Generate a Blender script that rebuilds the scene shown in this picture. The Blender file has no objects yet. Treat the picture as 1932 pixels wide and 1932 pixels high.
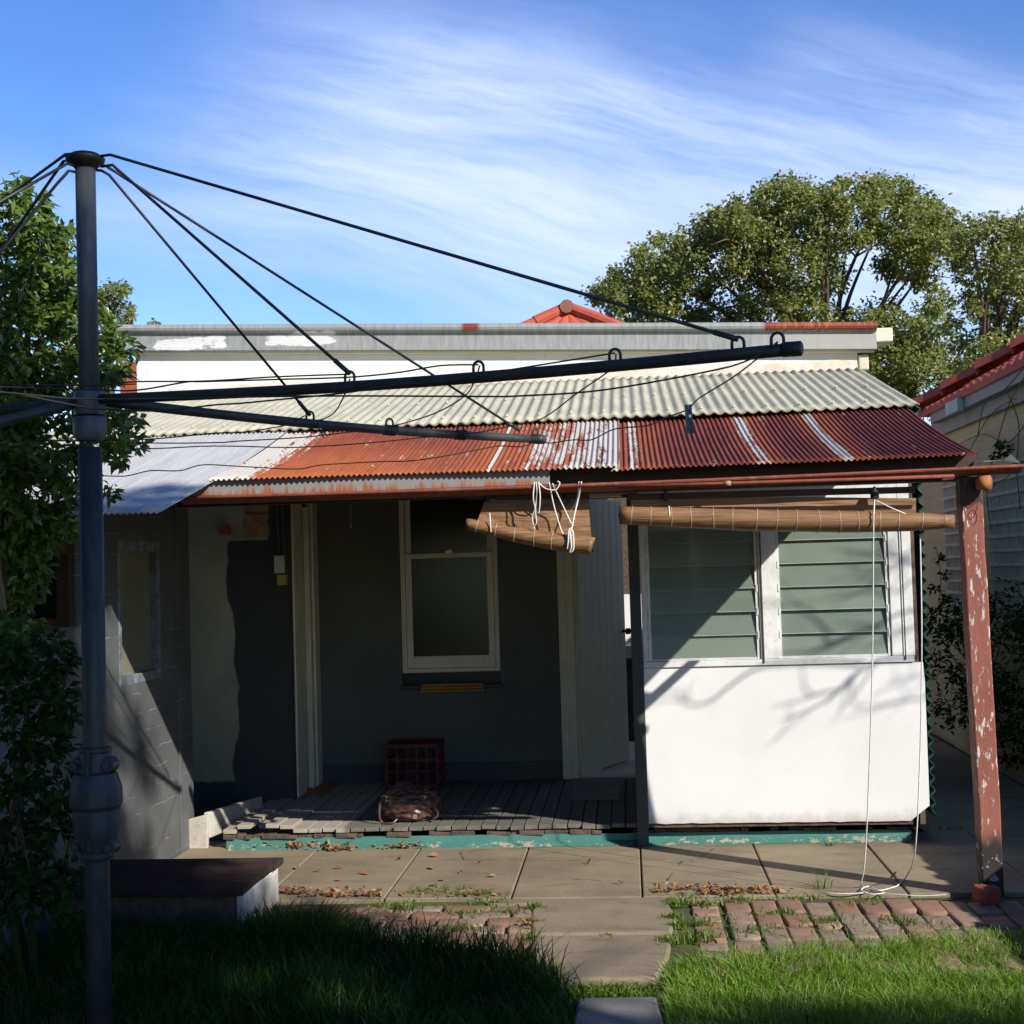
import bpy, math, random
import numpy as np
from mathutils import Vector, Matrix, noise as mnoise

random.seed(7); rng = np.random.default_rng(11)
scene = bpy.context.scene
COL = scene.collection
R = math.radians

# ------------------------------------------------------------------ camera
CAMZ = 1.6
FOC = 2604.0                                  # focal length in 1932-wide picture units
cam_d = bpy.data.cameras.new('camera'); cam = bpy.data.objects.new('camera', cam_d); COL.objects.link(cam)
cam_d.sensor_width = 36; cam_d.lens = 36 * FOC / 1932
cam_d.clip_start = 0.05; cam_d.clip_end = 2000
CM = Matrix.Rotation(R(4.7), 3, 'Z') @ Matrix.Rotation(R(90 + 2.4), 3, 'X') @ Matrix.Rotation(R(-1.7), 3, 'Z')
cam.matrix_world = Matrix.Translation((0, 0, CAMZ)) @ CM.to_4x4()
scene.camera = cam
EYE = Vector((0, 0, CAMZ))
def ray(px, py): return CM @ Vector((px - 966, 966 - py, -FOC))
def at(px, py, y):                            # the point on the plane y = const seen there
    d = ray(px, py); return EYE + d * (y / d.y)
def atx(px, py, x):
    d = ray(px, py); return EYE + d * (x / d.x)
def g(px, py, z=0.0):
    d = ray(px, py); return EYE + d * ((z - CAMZ) / d.z)

# ------------------------------------------------------------------ mesh builder
class MB:
    def __init__(s): s.v = []; s.f = []; s.m = []; s.mi = 0
    def add(s, vs, fs):
        o = len(s.v); s.v += [tuple(p) for p in vs]
        for f in fs: s.f.append([o + i for i in f]); s.m.append(s.mi)
        return s
    def quad(s, a, b, c, d): return s.add([a, b, c, d], [(0, 1, 2, 3)])
    def box(s, a, b):
        x0, y0, z0 = a; x1, y1, z1 = b
        return s.add([(x0,y0,z0),(x1,y0,z0),(x1,y1,z0),(x0,y1,z0),(x0,y0,z1),(x1,y0,z1),(x1,y1,z1),(x0,y1,z1)],
                     [(0,3,2,1),(4,5,6,7),(0,1,5,4),(1,2,6,5),(2,3,7,6),(3,0,4,7)])
    def obox(s, c, size, M=None):
        M = M or Matrix.Identity(3); c = Vector(c); h = [k / 2 for k in size]
        P = [c + M @ Vector((sx*h[0], sy*h[1], sz*h[2])) for sz in (-1,1) for sx, sy in ((-1,-1),(1,-1),(1,1),(-1,1))]
        return s.add(P, [(0,3,2,1),(4,5,6,7),(0,1,5,4),(1,2,6,5),(2,3,7,6),(3,0,4,7)])
    def prism(s, pts, off):                   # polygon pushed along off
        pts = [Vector(p) for p in pts]; off = Vector(off); n = len(pts)
        return s.add(pts + [p + off for p in pts], [tuple(range(n))[::-1], tuple(range(n, 2*n))] + [(i, (i+1) % n, n + (i+1) % n, n + i) for i in range(n)])
    def beam(s, a, b, w, h, up=(0, 0, 1)):    # bar of section w x h from a to b
        a = Vector(a); b = Vector(b); d = (b - a).normalized(); x = d.cross(Vector(up)).normalized(); u = x.cross(d)
        q = [x*sx*w/2 + u*su*h/2 for sx, su in ((-1,-1),(1,-1),(1,1),(-1,1))]
        return s.add([a + k for k in q] + [b + k for k in q], [(0,1,2,3),(7,6,5,4)] + [(i, 4+i, 4+(i+1)%4, (i+1)%4) for i in range(4)])
    def tube(s, pts, r, n=8, cap=True):
        pts = [Vector(p) for p in pts]; k = len(pts)
        rs = r if isinstance(r, (list, tuple)) else [r] * k
        vs = []; u = None
        for i in range(k):
            d = (pts[min(i+1, k-1)] - pts[max(i-1, 0)])
            d = d.normalized() if d.length > 1e-9 else Vector((0, 0, 1))
            if u is None: u = d.orthogonal().normalized()
            u = (u - d * u.dot(d)); u = u.normalized() if u.length > 1e-6 else d.orthogonal().normalized()
            w = d.cross(u)
            vs += [pts[i] + (u * math.cos(2*math.pi*j/n) + w * math.sin(2*math.pi*j/n)) * rs[i] for j in range(n)]
        fs = [(i*n + j, i*n + (j+1) % n, (i+1)*n + (j+1) % n, (i+1)*n + j) for i in range(k-1) for j in range(n)]
        if cap: fs += [tuple(range(n))[::-1], tuple(range((k-1)*n, k*n))]
        return s.add(vs, fs)
    def lathe(s, c, prof, n=24):              # prof: (radius, z) pairs round the vertical through c
        c = Vector(c); vs = [c + Vector((r*math.cos(2*math.pi*j/n), r*math.sin(2*math.pi*j/n), z)) for r, z in prof for j in range(n)]
        k = len(prof)
        return s.add(vs, [(i*n+j, i*n+(j+1)%n, (i+1)*n+(j+1)%n, (i+1)*n+j) for i in range(k-1) for j in range(n)] + [tuple(range(n))[::-1], tuple(range((k-1)*n, k*n))])
    def build(s, name, mat, parent=None, smooth=False, bevel=0, label=None, solid=0):
        off = root_loc(parent)
        me = bpy.data.meshes.new(name); me.from_pydata([(x-off.x, y-off.y, z-off.z) for x, y, z in s.v], [], s.f)
        for m in (mat if isinstance(mat, (list, tuple)) else [mat]): me.materials.append(m)
        if any(s.m): me.polygons.foreach_set('material_index', s.m)
        if smooth: me.polygons.foreach_set('use_smooth', [True] * len(s.f))
        me.update()
        o = bpy.data.objects.new(name, me); COL.objects.link(o)
        if parent: o.parent = parent
        if solid:
            md = o.modifiers.new('solid', 'SOLIDIFY'); md.thickness = solid; md.offset = -1
        if bevel:
            md = o.modifiers.new('bevel', 'BEVEL'); md.width = bevel; md.segments = 2; md.limit_method = 'ANGLE'; md.angle_limit = R(50)
        if label: o['label'] = label
        return o

def root_loc(p):
    if p is None: return Vector((0, 0, 0))
    while p.parent: p = p.parent
    return p.location.copy()
def tag(o, label, cat=None, group=None, kind=None):
    o['label'] = label
    if cat: o['category'] = cat
    if group: o['group'] = group
    if kind: o['kind'] = kind
    return o
def thing(name, label, cat, loc, group=None):
    o = bpy.data.objects.new(name, None); COL.objects.link(o); o.location = loc; o.empty_display_size = 0.1
    return tag(o, label, cat, group)
def np_mesh(name, verts, tris_or_quads, mat, parent=None, smooth=False):
    """verts (N,3), faces (M,k)"""
    off = root_loc(parent); V = np.asarray(verts, dtype=np.float32) - np.array(off, dtype=np.float32)
    F = np.asarray(tris_or_quads, dtype=np.int32); k = F.shape[1]
    me = bpy.data.meshes.new(name)
    me.vertices.add(len(V)); me.vertices.foreach_set('co', V.ravel())
    me.loops.add(F.size); me.loops.foreach_set('vertex_index', F.ravel())
    me.polygons.add(len(F)); me.polygons.foreach_set('loop_start', np.arange(0, F.size, k, dtype=np.int32))
    me.polygons.foreach_set('loop_total', np.full(len(F), k, dtype=np.int32))
    if smooth: me.polygons.foreach_set('use_smooth', np.ones(len(F), dtype=bool))
    me.materials.append(mat); me.update(calc_edges=True); me.validate()
    o = bpy.data.objects.new(name, me); COL.objects.link(o)
    if parent: o.parent = parent
    return o
def spline(pts, k=8):                          # Catmull-Rom through the points
    P = [Vector(p) for p in pts]; out = []
    for i in range(len(P)-1):
        a, b, c, d = P[max(i-1,0)], P[i], P[i+1], P[min(i+2,len(P)-1)]
        for j in range(k):
            t = j / k
            out.append(0.5*((2*b) + (c-a)*t + (2*a-5*b+4*c-d)*t*t + (3*b-a-3*c+d)*t*t*t))
    return out + [P[-1]]

# ------------------------------------------------------------------ node helper
class NG:
    def __init__(s, name):
        s.mat = bpy.data.materials.new(name); s.mat.use_nodes = True; s.t = s.mat.node_tree
        s.p = s.t.nodes['Principled BSDF']; s.out = s.t.nodes['Material Output']; s.pos_ = None
    def node(s, typ, **kw):
        n = s.t.nodes.new(typ)
        for k, v in kw.items(): setattr(n, k, v)
        return n
    def put(s, sock, x):
        if isinstance(x, bpy.types.NodeSocket): s.t.links.new(x, sock)
        elif isinstance(x, (tuple, list)) and len(x) == 3 and sock.type == 'RGBA': sock.default_value = (*x, 1)
        else: sock.default_value = x
    def m(s, op, a, b=0.0, c=None, clamp=False):
        n = s.node('ShaderNodeMath', operation=op, use_clamp=clamp); s.put(n.inputs[0], a); s.put(n.inputs[1], b)
        if c is not None: s.put(n.inputs[2], c)
        return n.outputs[0]
    def pos(s):
        if s.pos_ is None: s.pos_ = s.node('ShaderNodeNewGeometry')
        return s.pos_.outputs['Position']
    def island(s): s.pos(); return s.pos_.outputs['Random Per Island']
    def xyz(s, v=None):
        n = s.node('ShaderNodeSeparateXYZ'); s.put(n.inputs[0], v or s.pos()); return n.outputs
    def comb(s, x, y, z=0.0):
        n = s.node('ShaderNodeCombineXYZ'); [s.put(n.inputs[i], q) for i, q in enumerate((x, y, z))]; return n.outputs[0]
    def scl(s, v, k):
        n = s.node('ShaderNodeVectorMath', operation='MULTIPLY'); s.put(n.inputs[0], v); n.inputs[1].default_value = k; return n.outputs[0]
    def noise(s, scale, vec=None, detail=5, rough=0.6, dist=0.0):
        n = s.node('ShaderNodeTexNoise'); s.put(n.inputs['Vector'], vec or s.pos()); n.inputs['Scale'].default_value = scale
        n.inputs['Detail'].default_value = detail; n.inputs['Roughness'].default_value = rough; n.inputs['Distortion'].default_value = dist
        return n.outputs[0]
    def vor(s, scale, vec=None, feature='F1', out=0):
        n = s.node('ShaderNodeTexVoronoi', feature=feature); s.put(n.inputs['Vector'], vec or s.pos()); n.inputs['Scale'].default_value = scale
        return n.outputs[out]
    def step(s, x, a, b):                      # smooth 0..1 between a and b
        n = s.node('ShaderNodeMapRange', interpolation_type='SMOOTHSTEP'); s.put(n.inputs[0], x); s.put(n.inputs[1], a); s.put(n.inputs[2], b)
        return n.outputs[0]
    def band(s, x, c, w, soft):                # 1 inside c +- w
        return s.m('SUBTRACT', 1.0, s.step(s.m('ABSOLUTE', s.m('SUBTRACT', x, c)), w - soft, w + soft))
    def mix(s, f, a, b):
        n = s.node('ShaderNodeMix', data_type='RGBA'); s.put(n.inputs[0], f); s.put(n.inputs[6], a); s.put(n.inputs[7], b); return n.outputs[2]
    def bump(s, h, dist=0.005, strength=0.6):
        n = s.node('ShaderNodeBump'); n.inputs['Strength'].default_value = strength; n.inputs['Distance'].default_value = dist; s.put(n.inputs['Height'], h)
        s.t.links.new(n.outputs[0], s.p.inputs['Normal']); return n
    def done(s, col, rough=0.75, metal=0.0, spec=0.4):
        s.put(s.p.inputs['Base Color'], col); s.put(s.p.inputs['Roughness'], rough); s.put(s.p.inputs['Metallic'], metal)
        s.put(s.p.inputs['Specular IOR Level'], spec); return s.mat

def paint(name, c, c2=None, scale=6, rough=0.7, dirt=None, dirt_amt=0.4, bump=0.002, bscale=60, metal=0, spec=0.4):
    n = NG(name); c2 = c2 or tuple(k * 0.75 for k in c)
    a = n.noise(scale); col = n.mix(n.step(a, 0.35, 0.68), c, c2)
    if dirt:
        d = n.noise(scale * 3.7, detail=8, rough=0.7); col = n.mix(n.m('MULTIPLY', n.step(d, 0.52, 0.72), dirt_amt), col, dirt)
    if bump: n.bump(n.noise(bscale, detail=6), bump)
    return n.done(col, rough, metal, spec)

M = {}
# ---- sheet metal
def mk_rust():
    n = NG('rusted_iron'); x, y, z = n.xyz()
    st = n.noise(1.0, n.scl(n.pos(), (38, 3.0, 3.0)), 5, 0.65)       # streaks that run down the sheet
    bl = n.noise(2.2, detail=6)
    fine = n.noise(90, detail=3)
    dark = (0.115, 0.022, 0.016); org = (0.31, 0.08, 0.024); mar = (0.17, 0.034, 0.02)
    col = n.mix(n.step(st, 0.38, 0.66), dark, mar)
    left = n.m('SUBTRACT', 1.0, n.step(x, -1.5, -0.1))                # orange where the old coat has gone
    low = n.m('SUBTRACT', 1.0, n.step(y, 6.45, 7.9))
    of = n.m('MULTIPLY', left, n.m('ADD', 0.25, low))
    of = n.m('ADD', of, n.m('MULTIPLY', n.band(x, 0.08, 0.12, 0.08), 0.55))
    of = n.m('ADD', of, n.m('MULTIPLY', n.band(x, 0.67, 0.08, 0.07), 0.9)); of = n.m('ADD', of, n.m('MULTIPLY', n.band(x, 1.06, 0.10, 0.08), 0.85))
    of = n.m('ADD', of, n.m('MULTIPLY', n.band(x, -0.45, 0.3, 0.1), 0.75))
    of = n.m('ADD', of, n.m('MULTIPLY', n.step(n.noise(3.1), 0.5, 0.75), 0.35))
    of = n.m('MULTIPLY', of, n.m('ADD', 0.35, n.m('MULTIPLY', st, 1.2)), clamp=True)
    col = n.mix(of, col, org)
    col = n.mix(n.m('MULTIPLY', n.step(fine, 0.45, 0.75), 0.35), col, (0.30, 0.10, 0.045))
    ls = n.noise(1.0, n.scl(n.pos(), (75, 2.2, 2.2)), 6, 0.7); col = n.mix(n.m('MULTIPLY', n.step(ls, 0.56, 0.72), n.m('ADD', 0.12, n.m('MULTIPLY', left, 0.5))), col, (0.42, 0.17, 0.07)); ds = n.noise(1.0, n.scl(n.pos(), (50, 1.4, 1.4)), 6, 0.7); col = n.mix(n.m('MULTIPLY', n.step(ds, 0.55, 0.7), 0.55), col, (0.085, 0.02, 0.015))
    # zinc that still shows
    zs = n.noise(1.0, n.scl(n.pos(), (30, 1.6, 1.6)), 4, 0.6)
    zz = n.m('MULTIPLY', n.band(x, -0.32, 0.30, 0.05), n.m('ADD', n.m('MULTIPLY', n.step(x, -0.62, -0.12), 0.42), 0.30))
    zz = n.m('MAXIMUM', zz, n.m('MULTIPLY', n.band(x, 0.65, 0.032, 0.03), 0.74)); zz = n.m('MAXIMUM', zz, n.m('MULTIPLY', n.band(x, 1.035, 0.03, 0.026), 0.80))
    zz = n.m('MAXIMUM', zz, n.m('MULTIPLY', n.band(x, 0.05, 0.035, 0.02), 0.58)); zz = n.m('MAXIMUM', zz, n.m('MULTIPLY', n.band(x, -0.035, 0.016, 0.006), 1.0))
    zz = n.m('MAXIMUM', zz, n.m('SUBTRACT', 1.02, n.m('MULTIPLY', n.step(x, -1.98, -1.62), 0.9)))
    zz = n.m('MAXIMUM', zz, n.m('MULTIPLY', n.band(x, -0.64, 0.010, 0.006), 0.95))
    nz = n.m('ADD', 0.5, n.m('ADD', n.m('MULTIPLY', n.m('SUBTRACT', zs, 0.5), 1.9), n.m('MULTIPLY', n.m('SUBTRACT', n.noise(24, detail=6, rough=0.7), 0.5), 1.5)))
    zm = n.step(n.m('SUBTRACT', zz, nz), -0.03, 0.16)
    col = n.mix(zm, col, n.mix(n.noise(40), (0.55, 0.52, 0.46), (0.40, 0.37, 0.33)))
    n.bump(n.noise(160, detail=5), 0.002)
    return n.done(col, n.m('SUBTRACT', 0.8, n.m('MULTIPLY', zm, 0.25)), 0.0, 0.3)
M['rust'] = mk_rust()
def mk_zinc(name, a, b, metal=0.35, rough=0.45, streak=(30, 2, 2)):
    n = NG(name); st = n.noise(1.0, n.scl(n.pos(), streak), 5, 0.6); fl = n.vor(55, out=1)
    col = n.mix(n.step(st, 0.3, 0.7), a, b)
    bw = n.node('ShaderNodeRGBToBW'); n.put(bw.inputs[0], fl)
    col = n.mix(n.m('MULTIPLY', bw.outputs[0], 0.16), col, tuple(k * 1.5 for k in a))
    n.bump(n.noise(70), 0.0015)
    return n.done(col, rough, metal)
M['silver'] = mk_zinc('galvanised_sheet', (0.47, 0.465, 0.45), (0.37, 0.37, 0.36), 0.15, 0.5)
def mk_fascia():
    n = NG('weathered_zinc_gutter'); x, y, z = n.xyz()
    st = n.noise(1.0, n.scl(n.pos(), (42, 4, 5)), 5, 0.7); big = n.noise(1.3)
    col = n.mix(n.step(st, 0.35, 0.68), (0.34, 0.35, 0.34), (0.24, 0.25, 0.245))
    col = n.mix(n.m('MULTIPLY', n.step(x, 0.9, 1.25), 0.75), col, (0.40, 0.39, 0.35))
    pale = n.m('MULTIPLY', n.m('MAXIMUM', n.band(x, -3.12, 0.3, 0.08), n.band(x, -2.3, 0.3, 0.1)), n.band(n.m('ADD', z, n.m('MULTIPLY', n.noise(5), 0.06)), 3.345, 0.055, 0.02))
    col = n.mix(n.step(n.m('ADD', pale, n.m('MULTIPLY', n.noise(7, n.scl(n.pos(), (1, 1, 2.2)), 7, 0.7), 1.5)), 1.55, 1.66), col, (0.68, 0.68, 0.67))
    sp = n.noise(60, n.scl(n.pos(), (1, 1, 0.4)), 5, 0.7); col = n.mix(n.m('MULTIPLY', n.step(sp, 0.6, 0.75), 0.5), col, (0.6, 0.6, 0.58))
    top = n.step(n.m('ADD', z, n.m('ADD', n.m('MULTIPLY', st, 0.05), n.m('MULTIPLY', x, 0.0407))), 3.285, 3.305)
    rr = n.m('MULTIPLY', n.step(x, 1.0, 1.03), top); r2 = n.m('MULTIPLY', n.band(x, -1.06, 0.06, 0.02), n.step(z, 3.30, 3.33))
    col = n.mix(n.m('MAXIMUM', rr, r2), col, n.mix(st, (0.2, 0.035, 0.02), (0.28, 0.06, 0.03)))
    dr = n.m('MULTIPLY', n.m('MULTIPLY', n.step(x, 1.0, 1.2), n.step(n.m('ADD', n.m('MULTIPLY', st, 0.35), n.m('MULTIPLY', z, 1.0)), 3.40, 3.46)), 0.7)
    col = n.mix(dr, col, (0.42, 0.16, 0.07))
    return n.done(col, 0.55, 0.1)
M['fascia'] = mk_fascia()
def mk_asb():
    n = NG('fibre_cement_roof'); x, y, z = n.xyz()
    a = n.noise(3, detail=7); st = n.noise(1.0, n.scl(n.pos(), (28, 2.5, 2)), 5, 0.7)
    col = n.mix(n.step(a, 0.35, 0.7), (0.47, 0.45, 0.34), (0.38, 0.37, 0.29))
    col = n.mix(n.m('MULTIPLY', n.step(st, 0.45, 0.72), 0.4), col, (0.22, 0.215, 0.16))
    col = n.mix(n.m('MULTIPLY', n.step(n.noise(55, detail=6), 0.56, 0.7), 0.35), col, (0.2, 0.19, 0.12))
    ed = n.m('MULTIPLY', n.m('SUBTRACT', 1.0, n.step(n.m('ADD', y, n.m('MULTIPLY', n.noise(18), 0.12)), 7.93, 8.01)), 0.8)
    col = n.mix(ed, col, (0.12, 0.11, 0.045))
    n.bump(n.noise(120, detail=4), 0.0015)
    return n.done(col, 0.9, 0, 0.2)
M['asbestos'] = mk_asb()
def mk_gut():
    n = NG('rusty_painted_gutter'); st = n.noise(1.0, n.scl(n.pos(), (30, 8, 3)), 5, 0.7)
    col = n.mix(n.step(st, 0.35, 0.7), (0.25, 0.06, 0.03), (0.16, 0.045, 0.03)); col = n.mix(n.m('MULTIPLY', n.step(n.noise(9), 0.55, 0.7), 0.5), col, (0.38, 0.14, 0.07))
    n.bump(n.noise(100), 0.002); return n.done(col, 0.7)
M['gutter'] = mk_gut()
def mk_back():
    n = NG('zinc_plate_with_rust_runs'); x, y, z = n.xyz()
    st = n.noise(1.0, n.scl(n.pos(), (34, 3, 2.0)), 5, 0.75)
    col = n.mix(n.noise(30), (0.30, 0.29, 0.27), (0.20, 0.19, 0.18))
    k = n.m('ADD', n.m('MULTIPLY', st, 1.0), n.m('MULTIPLY', n.m('SUBTRACT', 1.0, n.step(z, 1.95, 2.06)), 0.3))
    col = n.mix(n.step(k, 0.58, 0.74), col, (0.32, 0.10, 0.03)); return n.done(col, 0.6, 0.1)
M['backplate'] = mk_back()
M['iron_dark'] = paint('dark_iron', (0.028, 0.030, 0.033), (0.05, 0.05, 0.052), 14, 0.5, (0.10, 0.07, 0.05), 0.3, 0.001)
M['cap'] = paint('blackened_cap', (0.02, 0.02, 0.022), None, 14, 0.55)
def mk_pole(name='galvanised_pole', k=1.0):
    n = NG(name); sc = lambda c: tuple(q*k for q in c); v = n.scl(n.pos(), (1, 1, 0.16)); a = n.noise(30, v, 6, 0.7); bl = n.noise(7, detail=6)
    col = n.mix(n.step(a, 0.35, 0.68), sc((0.115, 0.127, 0.145)), sc((0.065, 0.072, 0.085))); col = n.mix(n.m('MULTIPLY', n.step(bl, 0.5, 0.72), 0.5), col, sc((0.16, 0.165, 0.165)))
    col = n.mix(n.m('MULTIPLY', n.step(n.noise(13, detail=7), 0.56, 0.68), 0.6), col, sc((0.13, 0.075, 0.05))); n.bump(n.noise(60, detail=6), 0.0015); return n.done(col, n.m('ADD', 0.4, n.m('MULTIPLY', a, 0.3)), 0.2)
M['pole'] = mk_pole(); M['pole_shaded'] = mk_pole('shaded_outer_tube_steel', 0.42)  # second one: same pole colour darkened, deep shade painted into lower tube and housing
M['wire'] = paint('plastic_line', (0.03, 0.03, 0.033), None, 30, 0.6, bump=0)
# ---- walls
def mk_white(name, c=(0.73, 0.725, 0.71)):
    n = NG(name); a = n.noise(2.0); col = n.mix(n.step(a, 0.4, 0.75), c, tuple(k * 0.93 for k in c))
    d = n.noise(7, n.scl(n.pos(), (1, 1, 0.6)), 9, 0.75); col = n.mix(n.m('MULTIPLY', n.step(d, 0.6, 0.75), 0.35), col, (0.5, 0.49, 0.46))
    sp = n.vor(9.0); col = n.mix(n.step(sp, 0.022, 0.012), col, (0.22, 0.19, 0.16))
    x, y, z = n.xyz(); lo = n.m('MULTIPLY', n.m('SUBTRACT', 1.0, n.step(n.m('ADD', z, n.m('MULTIPLY', n.noise(11, n.scl(n.pos(), (1, 1, 0.7)), 8, 0.7), 0.16)), 0.19, 0.28)), 0.7)
    col = n.mix(lo, col, (0.42, 0.39, 0.33))
    n.bump(n.noise(9, detail=4), 0.0012); return n.done(col, 0.55)
M['white_panel'] = mk_white('white_painted_sheet')
def mk_whitebrick():
    n = NG('white_painted_brick'); x, y, z = n.xyz(); v = n.comb(x, z)
    b = n.node('ShaderNodeTexBrick'); n.put(b.inputs['Vector'], v); b.inputs['Scale'].default_value = 1.0
    b.inputs['Brick Width'].default_value = 0.24; b.inputs['Row Height'].default_value = 0.086; b.inputs['Mortar Size'].default_value = 0.006; b.inputs['Mortar Smooth'].default_value = 0.6
    col = n.mix(n.step(n.noise(3), 0.4, 0.7), (0.80, 0.79, 0.76), (0.72, 0.71, 0.66))
    lo = n.m('SUBTRACT', n.noise(8, n.scl(n.pos(), (1, 1, 1.6)), 8, 0.7), n.m('MULTIPLY', n.step(z, 2.97, 3.12), 0.16))
    col = n.mix(n.step(lo, 0.62, 0.68), col, (0.40, 0.17, 0.12))
    col = n.mix(n.step(n.noise(6.5, detail=7), 0.66, 0.70), col, (0.47, 0.38, 0.31))
    n.bump(n.m('ADD', n.m('MULTIPLY', b.outputs['Fac'], -0.8), n.noise(18, detail=7)), 0.0025, 0.6); return n.done(col, 0.8)
M['white_brick'] = mk_whitebrick()
def mk_slate(name, c, c2, chip=(0.42, 0.39, 0.33)):
    n = NG(name); col = n.mix(n.step(n.noise(1.6, detail=6), 0.3, 0.7), c, c2)
    col = n.mix(n.m('MULTIPLY', n.step(n.noise(40, detail=6), 0.55, 0.8), 0.3), col, tuple(k * 0.6 for k in c))
    ch = n.noise(9, n.scl(n.pos(), (1, 1, 0.5)), 8, 0.75); col = n.mix(n.step(ch, 0.745, 0.76), col, chip)
    n.bump(n.noise(35, detail=7), 0.003); return n.done(col, 0.72)
M['slate'] = mk_slate('dark_grey_painted_render', (0.125, 0.128, 0.114), (0.093, 0.096, 0.085))
M['slate_post'] = mk_slate('dark_grey_painted_timber', (0.07, 0.075, 0.075), (0.05, 0.054, 0.056))
def mk_outhouse():
    n = NG('grey_painted_boards'); x, y, z = n.xyz()
    col = n.mix(n.step(n.noise(2.2, detail=6), 0.3, 0.7), (0.115, 0.12, 0.122), (0.078, 0.082, 0.085))
    cr = n.m('FRACT', n.m('ADD', n.m('MULTIPLY', z, 9.3), n.m('MULTIPLY', n.noise(6, detail=6), 0.55)))
    ck = n.m('MULTIPLY', n.band(cr, 0.5, 0.028, 0.016), n.step(n.noise(3.3, n.scl(n.pos(), (1, 1, 2))), 0.5, 0.58))
    col = n.mix(n.m('MULTIPLY', ck, 0.5), col, (0.34, 0.31, 0.24))
    col = n.mix(n.m('MULTIPLY', n.step(n.noise(30, detail=7), 0.6, 0.78), 0.4), col, (0.09, 0.09, 0.095))
    col = n.mix(n.step(n.vor(14), 0.035, 0.02), col, (0.5, 0.48, 0.42))
    n.bump(n.m('ADD', n.noise(30, detail=6), n.m('MULTIPLY', ck, -1.5)), 0.004); return n.done(col, 0.6)
M['outhouse'] = mk_outhouse()
def mk_sidewall():
    n = NG('cream_and_charcoal_render'); x, y, z = n.xyz()
    w = n.m('MULTIPLY', n.m('SUBTRACT', n.noise(1.6, n.scl(n.pos(), (0.2, 0.2, 1)), 3), 0.5), 0.22)
    xx = n.m('ADD', x, n.m('ADD', w, n.m('MULTIPLY', n.m('SUBTRACT', z, 1.0), 0.03)))
    dk = n.m('MULTIPLY', n.step(xx, -2.665, -2.65), n.m('SUBTRACT', 1.0, n.step(n.m('ADD', z, n.m('MULTIPLY', n.noise(30), 0.015)), 1.855, 1.866)))
    dk = n.m('MAXIMUM', dk, n.step(xx, -2.40, -2.385))
    cream = n.mix(n.step(n.noise(2.5, detail=7), 0.35, 0.7), (0.36, 0.335, 0.24), (0.27, 0.255, 0.18))
    cream = n.mix(n.m('MULTIPLY', n.m('SUBTRACT', 1.0, n.step(n.m('ADD', z, n.noise(3)), 0.9, 1.5)), 0.5), cream, (0.13, 0.14, 0.085))
    cream = n.mix(n.m('SUBTRACT', 1.0, n.step(n.m('ADD', z, n.m('MULTIPLY', n.noise(20), 0.04)), 0.25, 0.27)), cream, (0.02, 0.035, 0.035))
    st = n.mix(n.step(n.noise(16, detail=8, rough=0.75), 0.4, 0.65), (0.44, 0.27, 0.11), (0.25, 0.15, 0.07))
    st = n.mix(n.m('MULTIPLY', n.band(n.m('FRACT', n.m('ADD', n.m('MULTIPLY', z, 5.6), n.m('MULTIPLY', n.noise(9), 0.2))), 0.5, 0.05, 0.03), 0.8), st, (0.1, 0.07, 0.04))
    ex = n.m('ADD', x, n.m('MULTIPLY', n.m('SUBTRACT', n.noise(17, detail=6), 0.5), 0.08))
    patch = n.m('MULTIPLY', n.m('MULTIPLY', n.step(ex, -2.575, -2.565), n.m('SUBTRACT', 1.0, n.step(ex, -2.405, -2.395))), n.step(n.m('ADD', z, n.m('MULTIPLY', n.noise(15), 0.03)), 1.885, 1.895))
    col = n.mix(dk, cream, n.mix(n.noise(3), (0.05, 0.05, 0.044), (0.038, 0.038, 0.034))); col = n.mix(patch, col, st)
    col = n.mix(n.step(n.noise(7, n.scl(n.pos(), (1, 1, 0.4)), 8, 0.75), 0.735, 0.75), col, (0.34, 0.31, 0.22))
    n.bump(n.m('ADD', n.noise(30, detail=7), n.m('MULTIPLY', patch, -2.0)), 0.006); return n.done(col, 0.8)
M['sidewall'] = mk_sidewall()
M['cream'] = paint('aged_cream_gloss', (0.74, 0.67, 0.52), (0.66, 0.60, 0.46), 4, 0.5, (0.4, 0.34, 0.26), 0.3)
M['white_trim'] = paint('white_window_paint', (0.72, 0.72, 0.70), (0.62, 0.62, 0.60), 9, 0.5, (0.36, 0.34, 0.3), 0.55)
M['door'] = paint('pale_green_grey_door_paint', (0.90, 0.83, 0.57), (0.84, 0.78, 0.54), 3, 0.5, (0.45, 0.45, 0.36), 0.3)
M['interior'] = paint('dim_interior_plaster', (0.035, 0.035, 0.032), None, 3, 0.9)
M['glass_edge'] = paint('ground_glass_edge', (0.42, 0.48, 0.43), None, 9, 0.5, bump=0)
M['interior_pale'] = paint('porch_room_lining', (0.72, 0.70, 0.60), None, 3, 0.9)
M['black'] = paint('black_fill', (0.012, 0.012, 0.012), None, 20, 0.4)
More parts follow.
